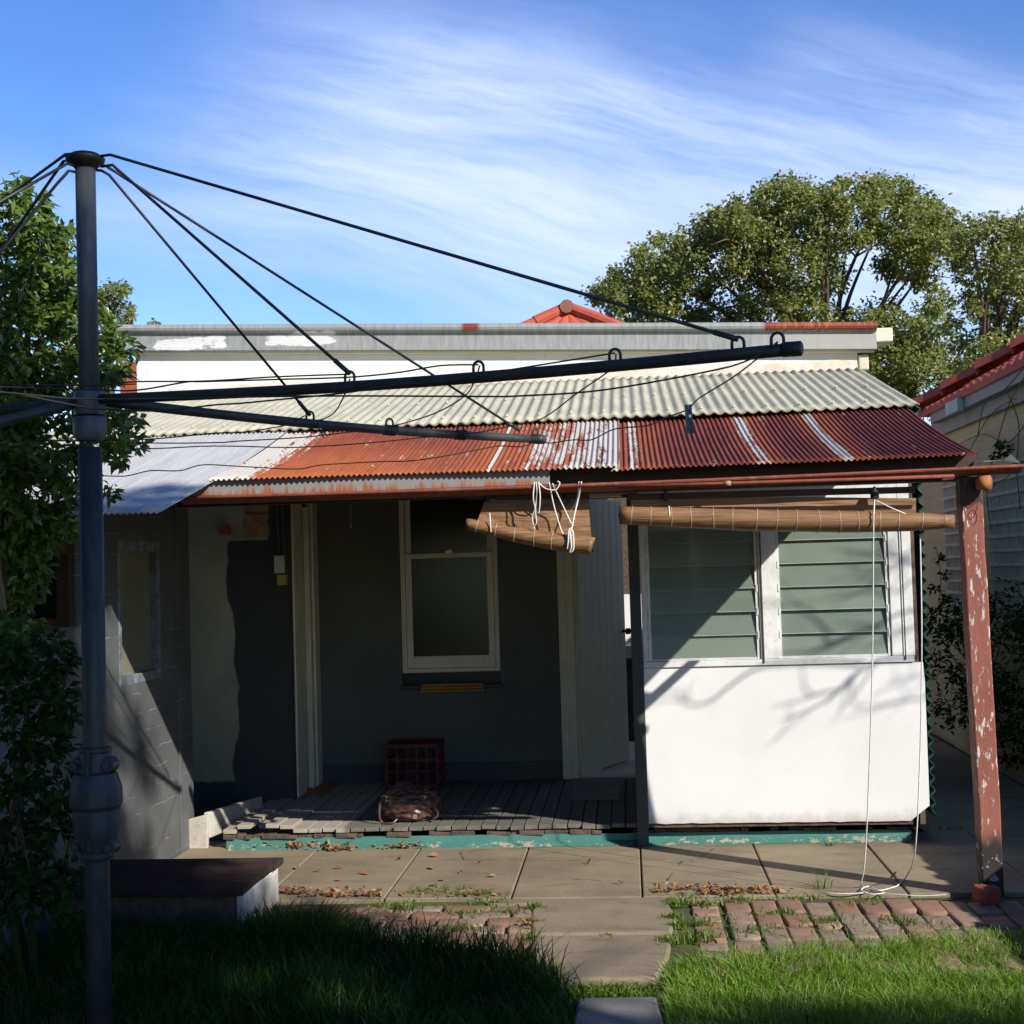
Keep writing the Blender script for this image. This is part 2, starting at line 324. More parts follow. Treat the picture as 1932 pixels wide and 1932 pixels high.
def mk_post():
    n = NG('peeling_red_post_paint'); x, y, z = n.xyz(); v = n.scl(n.pos(), (1, 1, 0.22))
    fl = n.noise(48, v, 8, 0.75); big = n.noise(6, v, 4)
    col = n.mix(n.step(big, 0.35, 0.7), (0.33, 0.115, 0.08), (0.25, 0.08, 0.058))
    col = n.mix(n.step(n.m('ADD', fl, n.m('MULTIPLY', big, 0.22)), 0.69, 0.71), col, (0.62, 0.56, 0.5))
    wood = n.mix(n.noise(60, v), (0.16, 0.14, 0.12), (0.07, 0.06, 0.055))
    col = n.mix(n.m('MULTIPLY', n.step(n.noise(9, v, 5), 0.60, 0.63), 0.9), col, wood)
    lo = n.m('SUBTRACT', 1.0, n.step(n.m('ADD', z, n.m('MULTIPLY', n.noise(22, v, 5), 0.12)), 0.30, 0.40))
    col = n.mix(lo, col, n.mix(n.step(n.noise(20, detail=6), 0.58, 0.62), (0.035, 0.028, 0.025), (0.3, 0.29, 0.28)))
    hi = n.step(n.m('ADD', z, n.m('MULTIPLY', n.noise(12), 0.1)), 1.87, 1.89); col = n.mix(n.m('MULTIPLY', hi, 0.9), col, (0.05, 0.022, 0.018))
    n.bump(n.noise(40, v, 7), 0.004); return n.done(col, 0.7)
M['post'] = mk_post()
def mk_teal():
    n = NG('teal_base_board_paint'); x, y, z = n.xyz()
    col = n.mix(n.noise(5, detail=6), (0.065, 0.21, 0.175), (0.05, 0.17, 0.145))
    fl = n.noise(24, n.scl(n.pos(), (1, 1, 1.6)), 8, 0.72); patch = n.m('MULTIPLY', n.step(n.noise(1.8), 0.4, 0.6), 0.08)
    low = n.m('MULTIPLY', n.m('SUBTRACT', 1.0, n.step(z, 0.005, 0.05)), 0.12)
    col = n.mix(n.step(n.m('ADD', fl, n.m('ADD', patch, low)), 0.69, 0.72), col, n.mix(n.noise(60), (0.5, 0.45, 0.36), (0.3, 0.2, 0.12)))
    n.bump(n.noise(50, detail=6), 0.003); return n.done(col, 0.65)
M['teal'] = mk_teal()
def mk_boards():
    n = NG('worn_floor_boards'); x, y, z = n.xyz(); v = n.scl(n.pos(), (1, 0.06, 1)); r = n.island()
    bare = n.mix(n.noise(60, v, 5), (0.40, 0.36, 0.29), (0.28, 0.25, 0.20)); pnt = n.mix(n.noise(8), (0.145, 0.145, 0.125), (0.105, 0.105, 0.09))
    pnt = n.mix(n.m('MULTIPLY', r, 0.45), pnt, (0.2, 0.175, 0.135))
    l = n.m('SUBTRACT', 1.0, n.step(n.m('ADD', x, n.m('MULTIPLY', n.noise(4), 0.06)), -1.70, -1.66))
    wear = n.m('MULTIPLY', n.step(n.noise(14, v, 7, 0.7), 0.58, 0.7), 0.6)
    col = n.mix(n.m('MAXIMUM', l, wear), pnt, bare)
    n.bump(n.noise(70, v, 6), 0.003); return n.done(col, 0.75)
M['boards'] = mk_boards()
M['raw_wood'] = paint('weathered_timber_end', (0.13, 0.075, 0.05), (0.05, 0.045, 0.04), 26, 0.9, (0.10, 0.17, 0.14), 0.7, 0.004)
def mk_concrete(name, a, b):
    n = NG(name); col = n.mix(n.step(n.noise(1.8, detail=8, rough=0.65), 0.32, 0.7), a, b)
    col = n.mix(n.m('MULTIPLY', n.step(n.noise(5, n.scl(n.pos(), (0.6, 1.6, 1)), 7, 0.7), 0.48, 0.70), 0.6), col, tuple(k * 0.48 for k in a))
    col = n.mix(n.m('MULTIPLY', n.step(n.noise(150, detail=3), 0.58, 0.72), 0.45), col, tuple(min(1, k * 1.7) for k in a))
    col = n.mix(n.m('MULTIPLY', n.step(n.noise(2.6, n.scl(n.pos(), (1.1, 2.5, 1)), 4), 0.64, 0.74), 0.45), col, (0.30, 0.17, 0.07))
    ck = n.vor(1.1, n.scl(n.pos(), (1, 1.6, 1)), 'DISTANCE_TO_EDGE'); col = n.mix(n.m('MULTIPLY', n.m('SUBTRACT', 1.0, n.step(n.m('ADD', ck, n.m('MULTIPLY', n.m('SUBTRACT', n.noise(12), 0.5), 0.05)), 0.001, 0.006)), n.step(n.noise(0.9), 0.5, 0.55)), col, (0.06, 0.05, 0.035))
    n.bump(n.noise(60, detail=8), 0.004); return n.done(col, 0.85, 0, 0.3)
M['concrete'] = mk_concrete('old_concrete', (0.275, 0.22, 0.145), (0.19, 0.155, 0.104))
M['paver'] = mk_concrete('concrete_paver', (0.26, 0.212, 0.142), (0.18, 0.15, 0.102))
M['grey_slab'] = mk_concrete('grey_paver', (0.27, 0.255, 0.23), (0.20, 0.19, 0.17))
def mk_brick():
    n = NG('paving_brick'); r = n.island(); cr = n.node('ShaderNodeValToRGB'); n.put(cr.inputs[0], r)
    e = cr.color_ramp.elements; e[0].position = 0; e[0].color = (0.29, 0.155, 0.105, 1); e[1].position = 1; e[1].color = (0.24, 0.21, 0.175, 1)
    for p, c in ((0.25, (0.235, 0.125, 0.085, 1)), (0.45, (0.32, 0.21, 0.145, 1)), (0.65, (0.25, 0.175, 0.135, 1)), (0.85, (0.31, 0.245, 0.18, 1))): k = e.new(p); k.color = c
    col = n.mix(n.m('MULTIPLY', n.step(n.noise(18, detail=7), 0.45, 0.7), 0.5), cr.outputs[0], (0.13, 0.10, 0.075))
    col = n.mix(n.m('MULTIPLY', n.step(n.noise(6), 0.53, 0.68), 0.5), col, (0.11, 0.115, 0.035))
    n.bump(n.noise(70, detail=7), 0.004); return n.done(col, 0.85)
M['brick'] = mk_brick()
M['redbrick'] = paint('orange_red_brick', (0.36, 0.10, 0.045), (0.26, 0.07, 0.035), 18, 0.85, (0.14, 0.06, 0.04), 0.5, 0.004)
M['moss'] = paint('mossy_soil', (0.06, 0.055, 0.025), (0.075, 0.10, 0.02), 6, 0.95, (0.10, 0.15, 0.03), 0.6, 0.006)
M['soil'] = paint('lawn_soil', (0.035, 0.04, 0.014), (0.03, 0.045, 0.012), 8, 0.95, (0.02, 0.02, 0.01), 0.6, 0.01)
def mk_bamboo():
    n = NG('split_bamboo'); x, y, z = n.xyz()
    st = n.noise(1.0, n.scl(n.pos(), (3, 120, 120)), 4, 0.6); col = n.mix(n.step(st, 0.3, 0.7), (0.30, 0.16, 0.07), (0.16, 0.078, 0.033))
    col = n.mix(n.m('MULTIPLY', n.step(n.noise(1.0, n.scl(n.pos(), (9, 420, 420)), 3), 0.58, 0.68), 0.55), col, (0.09, 0.04, 0.018))
    n.bump(st, 0.003, 0.8); return n.done(col, 0.55)
M['bamboo'] = mk_bamboo()
M['thread'] = paint('pale_thread', (0.6, 0.55, 0.48), None, 30, 0.9, bump=0)
M['cord'] = paint('white_cord', (0.74, 0.72, 0.66), (0.6, 0.58, 0.52), 40, 0.9, bump=0)
M['brown_rail'] = paint('dark_brown_batten', (0.06, 0.025, 0.015), None, 20, 0.6)
def mk_glass(name, base, trans, rough, speck=0.0, dirt=(0.25, 0.26, 0.23)):
    n = NG(name); sp = n.noise(190, detail=2); d = n.noise(3.5, detail=6)
    col = n.mix(n.m('MULTIPLY', n.step(d, 0.4, 0.75), 0.5), base, dirt)
    if speck: col = n.mix(n.step(n.vor(58), 0.16, 0.10), col, (0.6, 0.62, 0.55)) if speck > 1 else n.mix(n.m('MULTIPLY', n.step(sp, 0.6, 0.75), speck), col, (0.45, 0.47, 0.43))
    oi = n.node('ShaderNodeObjectInfo'); col = n.mix(n.m('MULTIPLY', oi.outputs['Random'], 0.35), col, tuple(k*1.5 for k in dirt))
    n.bump(n.noise(140, detail=2), 0.0015, 0.5); n.p.inputs['Transmission Weight'].default_value = trans
    return n.done(col, rough, 0, 0.35)
M['louvre'] = mk_glass('frosted_louvre_glass', (0.20, 0.255, 0.21), 0.4, 0.34, 0.5, (0.28, 0.31, 0.26))
M['pane'] = mk_glass('dusty_window_glass', (0.02, 0.02, 0.016), 0.6, 0.06, 0, (0.03, 0.03, 0.025))
M['pebble'] = mk_glass('pebbled_privacy_glass', (0.19, 0.185, 0.135), 0.12, 0.28, 2.0, (0.17, 0.165, 0.13))
def mk_green():
    n = NG('green_fibreglass'); col = n.mix(n.noise(6), (0.02, 0.16, 0.10), (0.015, 0.10, 0.09)); n.p.inputs['Transmission Weight'].default_value = 0.25; return n.done(col, 0.35)
M['green'] = mk_green()
# ---- plants
def leafmat(name, cols, trans=0.35, rough=0.4, spec=0.5, scale=1.2):
    n = NG(name); r = n.island(); cr = n.node('ShaderNodeValToRGB')
    n.put(cr.inputs[0], n.m('ADD', n.m('MULTIPLY', r, 0.6), n.m('MULTIPLY', n.noise(scale, detail=3), 0.4)))
    e = cr.color_ramp.elements; e[0].position = 0.15; e[0].color = (*cols[0], 1); e[1].position = 0.85; e[1].color = (*cols[-1], 1)
    for i, c in enumerate(cols[1:-1]): k = e.new(0.15 + 0.7 * (i+1) / (len(cols)-1)); k.color = (*c, 1)
    n.done(cr.outputs[0], rough, 0, spec)
    tr = n.node('ShaderNodeBsdfTranslucent'); n.put(tr.inputs[0], n.mix(0.5, cr.outputs[0], (cols[-1][0]*1.3, cols[-1][1]*1.5, cols[-1][2]*0.6)))
    mx = n.node('ShaderNodeMixShader'); mx.inputs[0].default_value = trans
    n.t.links.new(n.p.outputs[0], mx.inputs[1]); n.t.links.new(tr.outputs[0], mx.inputs[2]); n.t.links.new(mx.outputs[0], n.out.inputs[0])
    return n.mat
M['leaf_tree'] = leafmat('olive_tree_leaf', [(0.13, 0.155, 0.045), (0.20, 0.225, 0.06), (0.29, 0.29, 0.095)], 0.42, 0.42)
M['leaf_shrub'] = leafmat('glossy_shrub_leaf', [(0.045, 0.09, 0.014), (0.085, 0.145, 0.022), (0.17, 0.22, 0.04)], 0.32, 0.3)
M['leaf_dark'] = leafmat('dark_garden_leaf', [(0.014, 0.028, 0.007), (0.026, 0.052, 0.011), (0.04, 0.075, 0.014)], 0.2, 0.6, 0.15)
M['grass'] = leafmat('lawn_grass', [(0.06, 0.16, 0.010), (0.11, 0.27, 0.016), (0.15, 0.33, 0.03), (0.22, 0.33, 0.05), (0.36, 0.33, 0.12)], 0.4, 0.5, 0.35, 2.0)
M['grass_long'] = leafmat('long_grass', [(0.016, 0.04, 0.006), (0.03, 0.075, 0.009), (0.05, 0.105, 0.015)], 0.35, 0.5, 0.3, 2.0)
M['weed'] = leafmat('weed_leaf', [(0.09, 0.15, 0.015), (0.16, 0.24, 0.03)], 0.4, 0.5)
M['dead_leaf'] = leafmat('dead_leaf', [(0.20, 0.085, 0.035), (0.30, 0.15, 0.07), (0.38, 0.22, 0.12)], 0.15, 0.7, 0.2)
M['bark'] = paint('grey_brown_bark', (0.11, 0.085, 0.06), (0.06, 0.045, 0.035), 12, 0.9, (0.2, 0.17, 0.14), 0.4, 0.01)
M['stem'] = paint('pale_stem', (0.20, 0.16, 0.09), (0.13, 0.10, 0.06), 20, 0.8)
# ---- neighbours
M['tile'] = paint('red_concrete_tile', (0.50, 0.095, 0.05), (0.40, 0.075, 0.042), 5, 0.75, (0.22, 0.08, 0.05), 0.5, 0.004)
M['tile_pale'] = paint('faded_ridge_tile', (0.30, 0.12, 0.07), (0.22, 0.10, 0.06), 7, 0.8, (0.2, 0.15, 0.11), 0.6, 0.006)
def mk_nbrick():
    n = NG('cream_painted_brick'); x, y, z = n.xyz(); v = n.comb(y, z)
    b = n.node('ShaderNodeTexBrick'); n.put(b.inputs['Vector'], v); b.inputs['Scale'].default_value = 1; b.inputs['Brick Width'].default_value = 0.24; b.inputs['Row Height'].default_value = 0.086
    b.inputs['Mortar Size'].default_value = 0.006; b.inputs['Mortar Smooth'].default_value = 0.5
    col = n.mix(n.step(n.noise(1.2), 0.3, 0.7), (0.56, 0.46, 0.27), (0.48, 0.40, 0.24)); n.bump(n.m('ADD', n.m('MULTIPLY', b.outputs['Fac'], -1.0), n.m('MULTIPLY', n.noise(40), 0.4)), 0.008); return n.done(col, 0.7)
M['cream_brick'] = mk_nbrick()
M['barge'] = paint('blue_grey_barge_paint', (0.20, 0.25, 0.26), (0.16, 0.20, 0.21), 4, 0.5)
M['barge_pale'] = paint('pale_aqua_board', (0.42, 0.58, 0.56), None, 4, 0.6)
M['trellis'] = paint('grey_lattice_paint', (0.66, 0.64, 0.58), (0.52, 0.50, 0.46), 8, 0.8)
# ---- small things
M['crate'] = paint('dark_red_plastic', (0.11, 0.010, 0.014), (0.075, 0.008, 0.011), 8, 0.45)
def mk_leather():
    n = NG('brown_glazed_leather'); col = n.mix(n.step(n.noise(9, detail=5), 0.3, 0.7), (0.10, 0.048, 0.037), (0.06, 0.028, 0.023))
    n.bump(n.noise(80, detail=4), 0.002, 0.5); return n.done(col, 0.3, 0, 0.55)
M['leather'] = mk_leather()
M['brass'] = paint('pale_buckle_metal', (0.6, 0.5, 0.32), None, 10, 0.3, metal=0.9, bump=0)
M['slat'] = paint('orange_stained_timber', (0.40, 0.17, 0.035), (0.28, 0.11, 0.025), 12, 0.6, (0.14, 0.05, 0.02), 0.5)
M['box_white'] = paint('pale_plastic_box', (0.6, 0.58, 0.5), None, 6, 0.5)
M['box_yellow'] = paint('yellow_box', (0.5, 0.32, 0.05), None, 6, 0.5)
M['peg_blue'] = paint('blue_plastic_peg', (0.025, 0.10, 0.18), None, 30, 0.45)
M['peg_green'] = paint('dark_green_plastic_peg', (0.02, 0.06, 0.055), None, 30, 0.45)
M['old_plank'] = paint('dark_red_brown_plank', (0.05, 0.026, 0.019), (0.028, 0.017, 0.013), 9, 0.85, (0.07, 0.04, 0.03), 0.5, 0.004)
# ================================================================== HOUSE
YB = 9.85                                       # back wall of the porch
YF = 8.0                                        # porch-room front
FL = 0.11                                       # porch floor
def roofz(y): return 2.077 + 0.252 * (y - 6.45)
house = thing('house', 'low old house with white upper wall, rusty patched porch roof and white louvred porch room', 'house', (0, 9, 0))

def wall_y(mb, x0, x1, z0, z1, y, th, holes=()):
    xs = sorted({x0, x1, *[h[0] for h in holes], *[h[1] for h in holes]}); zs = sorted({z0, z1, *[h[2] for h in holes], *[h[3] for h in holes]})
    for i in range(len(xs)-1):
        for j in range(len(zs)-1):
            cx = (xs[i]+xs[i+1])/2; cz = (zs[j]+zs[j+1])/2
            if any(h[0] < cx < h[1] and h[2] < cz < h[3] for h in holes): continue
            mb.box((xs[i], y, zs[j]), (xs[i+1], y+th, zs[j+1]))

WX0, WX1, WZ0, WZ1 = -1.635, -0.925, 0.88, 2.22  # sash window opening
b = MB(); wall_y(b, -2.26, 1.68, -0.05, 2.62, YB, 0.22, [(WX0, WX1, WZ0-0.1, WZ1), (-0.40, 0.46, FL, 2.1)])
b.build('porch_wall', M['slate'], house)
b = MB(); b.box((-1.0, YB-0.018, FL), (-0.5, YB, FL+0.13)); b.box((-2.225, YB-0.018, FL), (-1.0, YB, FL+0.13)); b.build('skirting', M['slate_post'], house, bevel=0.003)
b = MB(); zl, zr = 3.33, 3.10
b.prism([(-3.55, YB-0.003, 2.62), (1.665, YB-0.003, 2.62), (1.665, YB-0.003, zr+0.03), (-3.55, YB-0.003, zl+0.03)], (0, 0.22, 0)); b.build('upper_wall', M['white_brick'], house)
# red brick return on the left end of the upper wall
b = MB()
for k in range(9): b.box((-3.74 if k % 2 else -3.68, YB+0.002, 2.45+k*0.086), (-3.552, YB+0.2, 2.45+k*0.086+0.078))
b.build('brick_quoin', M['redbrick'], house, bevel=0.004)
# ragged mortar flashing above the fibre cement
b = MB(); n = 120
top = []; bot = []
for i in range(n+1):
    x = -3.3 + 4.96 * i / n; t = 0.05 + 0.022 * mnoise.noise((x*2.3, 0.3, 0)) + 0.012 * mnoise.noise((x*11, 1.3, 0))
    top.append((x, YB-0.006, 2.955 + t)); bot.append((x, YB-0.05, 2.925 + 0.012 * mnoise.noise((x*9, 7, 0))))
vs = top + bot; b.add(vs, [(n+1+i, n+1+i+1, i+1, i) for i in range(n)])
b.build('mortar_flashing', paint('cracked_cream_mortar', (0.66, 0.60, 0.50), (0.55, 0.46, 0.38), 6, 0.9, (0.3, 0.18, 0.13), 0.5, 0.006), house, solid=0.02)
# eaves gutter of the main roof
p0 = Vector((-3.78, 9.785, 3.485)); p1 = Vector((1.79, 9.785, 3.258))
prof = [(0, -0.195), (-0.012, -0.19), (-0.012, -0.165), (0.0, -0.16), (0.0, -0.062)] + [(-0.022+0.03*math.cos(a), -0.032+0.032*math.sin(a)) for a in [R(k) for k in range(-50, 200, 25)]] + [(0.03, -0.06), (0.2, -0.06), (0.2, -0.195)]
prof = [(0, -0.195), (-0.012, -0.19), (-0.012, -0.165), (0.0, -0.16), (0.0, -0.066), (-0.02, -0.064), (-0.038, -0.05), (-0.044, -0.032), (-0.038, -0.014), (-0.02, -0.002), (0.0, 0.0), (0.012, -0.012), (0.012, -0.19)]
b = MB(); k = len(prof); a0 = [p0 + Vector((0, y, z)) for y, z in prof]; a1 = [p1 + Vector((0, y, z)) for y, z in prof]
b.add(a0 + a1, [(i, k+i, k+(i+1) % k, (i+1) % k) for i in range(k)] + [tuple(range(k)), tuple(range(k, 2*k))[::-1]])
eg = b.build('eaves_gutter', M['fascia'], house)
b = MB(); b.prism([(-3.76, 9.80, 3.29), (1.77, 9.80, 3.065), (1.77, 9.80, 3.052), (-3.76, 9.80, 3.272)], (0, 0.045, 0)); b.build('eaves_soffit', M['cream'], house)
q = at(1668, 633, 9.84); b = MB(); b.box((q.x-0.07, 9.805, q.z-0.05), (q.x+0.055, 10.05, q.z+0.05)); b.build('barge_end', M['cream'], house, bevel=0.01)
b = MB(); b.box((1.67, 9.83, 2.93), (1.74, YB+0.2, 3.04)); b.build('eaves_bracket', M['cream'], house, bevel=0.01)

# ---- roof sheets
def corr(x0, x1, y0, y1, pitch, amp, zf, rows, xskew=None, n_per=8, edge=None):
    nx = int((x1-x0)/pitch*n_per)+1; xs = np.linspace(x0, x1, nx+1); ys = np.linspace(y0, y1, rows+1)
    V = []
    for j, y in enumerate(ys):
        for i, x in enumerate(xs):
            yy = y + (edge(x) if (edge and j == 0) else 0)
            V.append((x + (xskew(y) if xskew else 0), yy, zf(x, yy) + amp*math.sin(2*math.pi*x/pitch)))
    w = nx+1
    return V, [(j*w+i, j*w+i+1, (j+1)*w+i+1, (j+1)*w+i) for j in range(rows) for i in range(nx)]
b = MB(); V, F = corr(-3.5, 1.672, 7.9, YB-0.02, 0.063, 0.0072, lambda x, y: roofz(y)+0.017+0.008*mnoise.noise((x*0.8, y, 2)), 8, edge=lambda x: 0.014*mnoise.noise((round(x/0.84)*3.1, 0, 5)))
b.add(V, F)
asb = b.build('fibre_cement_roof_sheet', M['asbestos'], house, smooth=True, solid=0.008, label='pale ribbed fibre cement sheets along the top of the porch roof')
b = MB()
for row, yy in enumerate((8.06, 8.75)):
    for i in range(26):
        x = -3.3 + i*0.189 + 0.09*row; x = round((x/0.063)-0.25)*0.063 + 0.0158
        if x > 1.6: continue
        z = roofz(yy)+0.017+0.0115+0.008*mnoise.noise((x*0.8, yy, 2))
        b.lathe((x, yy, z-0.003), [(0.011, 0), (0.011, 0.004), (0.005, 0.006), (0.005, 0.014), (0.001, 0.016)], 8)
b.build('roof_bolt', M['box_white'], asb).update_tag()
bpy.data.objects['roof_bolt']['kind'] = 'stuff'
def rz(x, y):
    t = (y-6.3)/1.8
    return roofz(y) - 0.006 - 0.022*math.sin(math.pi*min(max(t, 0), 1)) + 0.006*mnoise.noise((x*1.2, y*0.7, 4))
def front(x): return 0.012*mnoise.noise((x*1.4, 3, 0)) + (0.012 if 0.02 < x < 0.1 else 0)
b = MB(); V, F = corr(-1.985, -0.02, 6.45, 8.05, 0.0262, 0.0052, lambda x, y: rz(x, y)+0.004, 14, edge=front); b.add(V, F)
V, F = corr(-0.06, 1.62, 6.43, 8.05, 0.0262, 0.0052, lambda x, y: rz(x, y)-0.012+0.016*min(1, max(0, (x+0.06)/1.6)), 14, edge=front); b.add(V, F)
b.build('rusted_roof_sheet', M['rust'], house, smooth=True, solid=0.0012, label='rust red corrugated iron sheets with bare zinc streaks')
b = MB(); V, F = corr(-4.1, -1.955, 5.68, 8.05, 0.0262, 0.005, lambda x, y: roofz(y)+0.004-0.02*math.sin(math.pi*min(1, max(0, (y-5.68)/2.4)))+0.004*mnoise.noise((x*1.5, y, 9)), 18); b.add(V, F)
b.build('galvanised_roof_sheet', M['silver'], house, smooth=True, solid=0.0012, label='silver grey corrugated sheets at the left, reaching further down')
# ---- edge below the rusted sheets: back plate, beam, gutter
b = MB(); b.prism([(-2.10, 6.475, 1.998), (-0.35, 6.485, 1.998), (-0.35, 6.485, 2.068), (-1.97, 6.475, 2.068)], (0, 0.012, 0)); b.build('fascia_plate', M['backplate'], house)
b = MB(); b.prism([(-0.348, 6.60, 1.96), (1.60, 6.60, 1.96), (1.655, 6.60, 2.095), (-0.348, 6.60, 2.075)], (0, 0.02, 0)); b.build('fascia_board', M['brown_rail'], house)  # right half of the fascia, coloured dark for the shade under the roof edge
b = MB(); b.box((-2.2, 6.622, 1.955), (1.6, 6.69, 2.03)); b.build('porch_beam', M['brown_rail'], house, bevel=0.004)
gl = Vector((-2.115, 6.40, 1.985)); gr = Vector((1.80, 6.40, 1.997))
prof = [(0.0, -0.004), (-0.008, -0.001), (-0.010, 0.005), (-0.007, 0.011), (0.0, 0.013), (0.006, 0.011), (0.008, 0.004), (0.012, -0.001), (0.05, -0.018), (0.09, -0.022), (0.09, 0.015), (0.093, 0.015), (0.093, -0.025), (0.05, -0.022), (0.008, -0.005)]
b = MB(); k = len(prof); nseg = 24; ring = []
for i in range(nseg+1):
    t = i/nseg; c = gl.lerp(gr, t) + Vector((0, 0, -0.012*math.sin(math.pi*t)))
    ring += [c + Vector((0, y, z)) for y, z in prof]
b.add(ring, [(i*k+j, (i+1)*k+j, (i+1)*k+(j+1) % k, i*k+(j+1) % k) for i in range(nseg) for j in range(k)] + [tuple(range(k)), tuple(range(nseg*k, nseg*k+k))[::-1]])
gut = b.build('porch_gutter', M['gutter'], house)
# lower pipe running beside the gutter on the right, sleeve joints
b = MB(); pts = [at(1165, 918, 6.40), at(1370, 912, 6.39), at(1600, 905, 6.38), at(1800, 898, 6.37)]; b.tube(pts, 0.0085, 10); b.build('rusty_pipe', M['gutter'], gut, smooth=True)
b = MB(); q = at(1372, 912, 6.39); b.tube([q - Vector((0.012, 0, 0)), q + Vector((0.016, 0, 0))], 0.012, 10); b.build('pipe_sleeve', paint('pale_rusty_sleeve', (0.42, 0.25, 0.17), None, 20), gut, smooth=True)
# stub of sheet over the right end of the gutter, downpipe stub
b = MB(); a, c = at(1842, 868, 6.6), at(1925, 862, 6.6)
b.add([(1.63, 6.42, 2.03), (1.72, 6.42, 2.03), (1.70, 6.85, 2.06), (1.63, 6.85, 2.06), (1.745, 6.40, 2.055), (1.79, 6.42, 2.015)], [(0, 1, 2, 3), (1, 5, 4)]); b.build('end_flashing', M['silver'], gut, solid=0.002)
b = MB(); q = at(1857, 911, 6.45); b.tube([q + Vector((-0.03, 0.0, 0.0)), q + Vector((0.02, -0.03, 0))], 0.033, 14); b.build('downpipe_stub', paint('orange_clay_pipe', (0.42, 0.16, 0.05), (0.3, 0.1, 0.04), 14), gut, smooth=True)
# ---- verandah post
b = MB(); t0 = Vector((1.585, 6.53, 1.965)); t1 = Vector((1.662, 6.74, 0.0)); ns = 18; vs = []
for i in range(ns+1):
    t = i/ns; c = t0.lerp(t1, t); j = lambda s: 0.005*mnoise.noise((t*9, s*3.3, 1.7)); hw = 0.049
    vs += [(c.x-hw+j(1), c.y-hw, c.z), (c.x+hw+j(2), c.y-hw+j(5), c.z), (c.x+hw+j(3), c.y+hw, c.z), (c.x-hw+j(4), c.y+hw, c.z)]
b.add(vs, [(i*4+j, i*4+4+j, i*4+4+(j+1) % 4, i*4+(j+1) % 4) for i in range(ns) for j in range(4)] + [(0, 1, 2, 3), tuple(range(ns*4, ns*4+4))[::-1]])
post = b.build('verandah_post', M['post'], house, bevel=0.006)
b = MB(); pts = spline([at(1848, 930, 6.44), at(1842, 962, 6.45), at(1832, 980, 6.46), at(1826, 972, 6.46), at(1836, 962, 6.46), at(1843, 975, 6.46), at(1838, 990, 6.47), at(1828, 986, 6.47)], 5); b.tube(pts, 0.002, 5); b.build('wire_loop', M['wire'], post)

# ---- porch floor
b = MB(); x = -2.44; kk = 0
while x < 0.06:
    w = 0.086 + random.uniform(-0.006, 0.006); y0 = 8.09 + random.uniform(-0.012, 0.025); z = FL + random.uniform(-0.002, 0.002)
    if x < -1.98 and kk in (1, 3, 4): z += 0.028 if kk != 4 else 0.018
    dz = 0.018 if (x < -1.98 and kk in (1, 3)) else 0
    if x < -1.98 and kk == 2: y0 += 0.16
    nose = 3; vs = []
    zz = z
    b.add([(x, y0, zz-0.024), (x+w-0.007, y0+random.uniform(-0.012, 0.012), zz-0.024), (x+w-0.007, YB-0.002, FL-0.024), (x, YB-0.002, FL-0.024), (x, y0, zz), (x+w-0.007, y0, zz), (x+w-0.007, YB-0.002, FL), (x, YB-0.002, FL)],
          [(0, 3, 2, 1), (4, 5, 6, 7), (0, 1, 5, 4), (1, 2, 6, 5), (2, 3, 7, 6), (3, 0, 4, 7)])
    x += w; kk += 1
b.build('floor_boards', M['boards'], house, bevel=0.002)
b = MB(); x = -2.44
while x < 1.63:
    w = random.uniform(0.03, 0.15)
    if random.random() < 0.8: y_ = 8.075+random.uniform(-0.004, 0.03); h_ = [random.uniform(0, 0.012) for _ in range(2)]; b.prism([(x, y_, FL-0.056), (x+w-0.003, y_+random.uniform(-0.01, 0.01), FL-0.056), (x+w-0.003, y_, FL-0.026-h_[0]), (x, y_, FL-0.026-h_[1])], (0, 0.05, 0))
    x += w
b.build('board_end', M['raw_wood'], house, bevel=0.004); bpy.data.objects['board_end']['kind'] = 'stuff'
b = MB(); n = 60; vs = []
for i in range(n+1):
    x = -2.42 + 3.98*i/n; vs += [(x, 8.085+0.006*mnoise.noise((x*3, 0, 0)), FL-0.052+0.006*mnoise.noise((x*14, 1, 0))), (x, 8.078+0.006*mnoise.noise((x*2, 5, 0)), -0.02)]
b.add(vs, [(2*i, 2*i+1, 2*i+3, 2*i+2) for i in range(n)]); b.build('base_board', M['teal'], house, solid=0.03)
b = MB(); b.prism([(-2.45, 8.03, -0.02), (-0.2, 8.04, -0.02), (1.5, 8.03, -0.02), (1.5, 8.075, 0.018), (-2.45, 8.08, 0.012)], (0, 0, 0.014))
vs = []
for i in range(n+1):
    x = -2.4 + 3.93*i/n; vs += [(x, 8.02+0.01*mnoise.noise((x*4, 3, 0)), -0.001), (x, 8.079, 0.02+0.006*mnoise.noise((x*3, 2, 0)))]
b = MB(); b.add(vs, [(2*i, 2*i+2, 2*i+3, 2*i+1) for i in range(n)]); b.build('base_mortar', M['teal'], house)
b = MB(); b.prism([(-2.66, 8.11, -0.02), (-2.545, 8.11, -0.02), (-2.535, 8.11, 0.2), (-2.66, 8.11, 0.17)], (0, 0.03, 0)); b.prism([(-2.575, 8.142, FL-0.06), (-2.44, 8.85, FL-0.06), (-2.44, 8.85, 0.18), (-2.575, 8.142, 0.205)], (0.035, 0, 0)); b.build('plinth_kerb', paint('flaking_kerb_whitewash', (0.50, 0.47, 0.40), (0.40, 0.37, 0.31), 9, 0.85, (0.25, 0.21, 0.16), 0.7, 0.005), house, bevel=0.008)

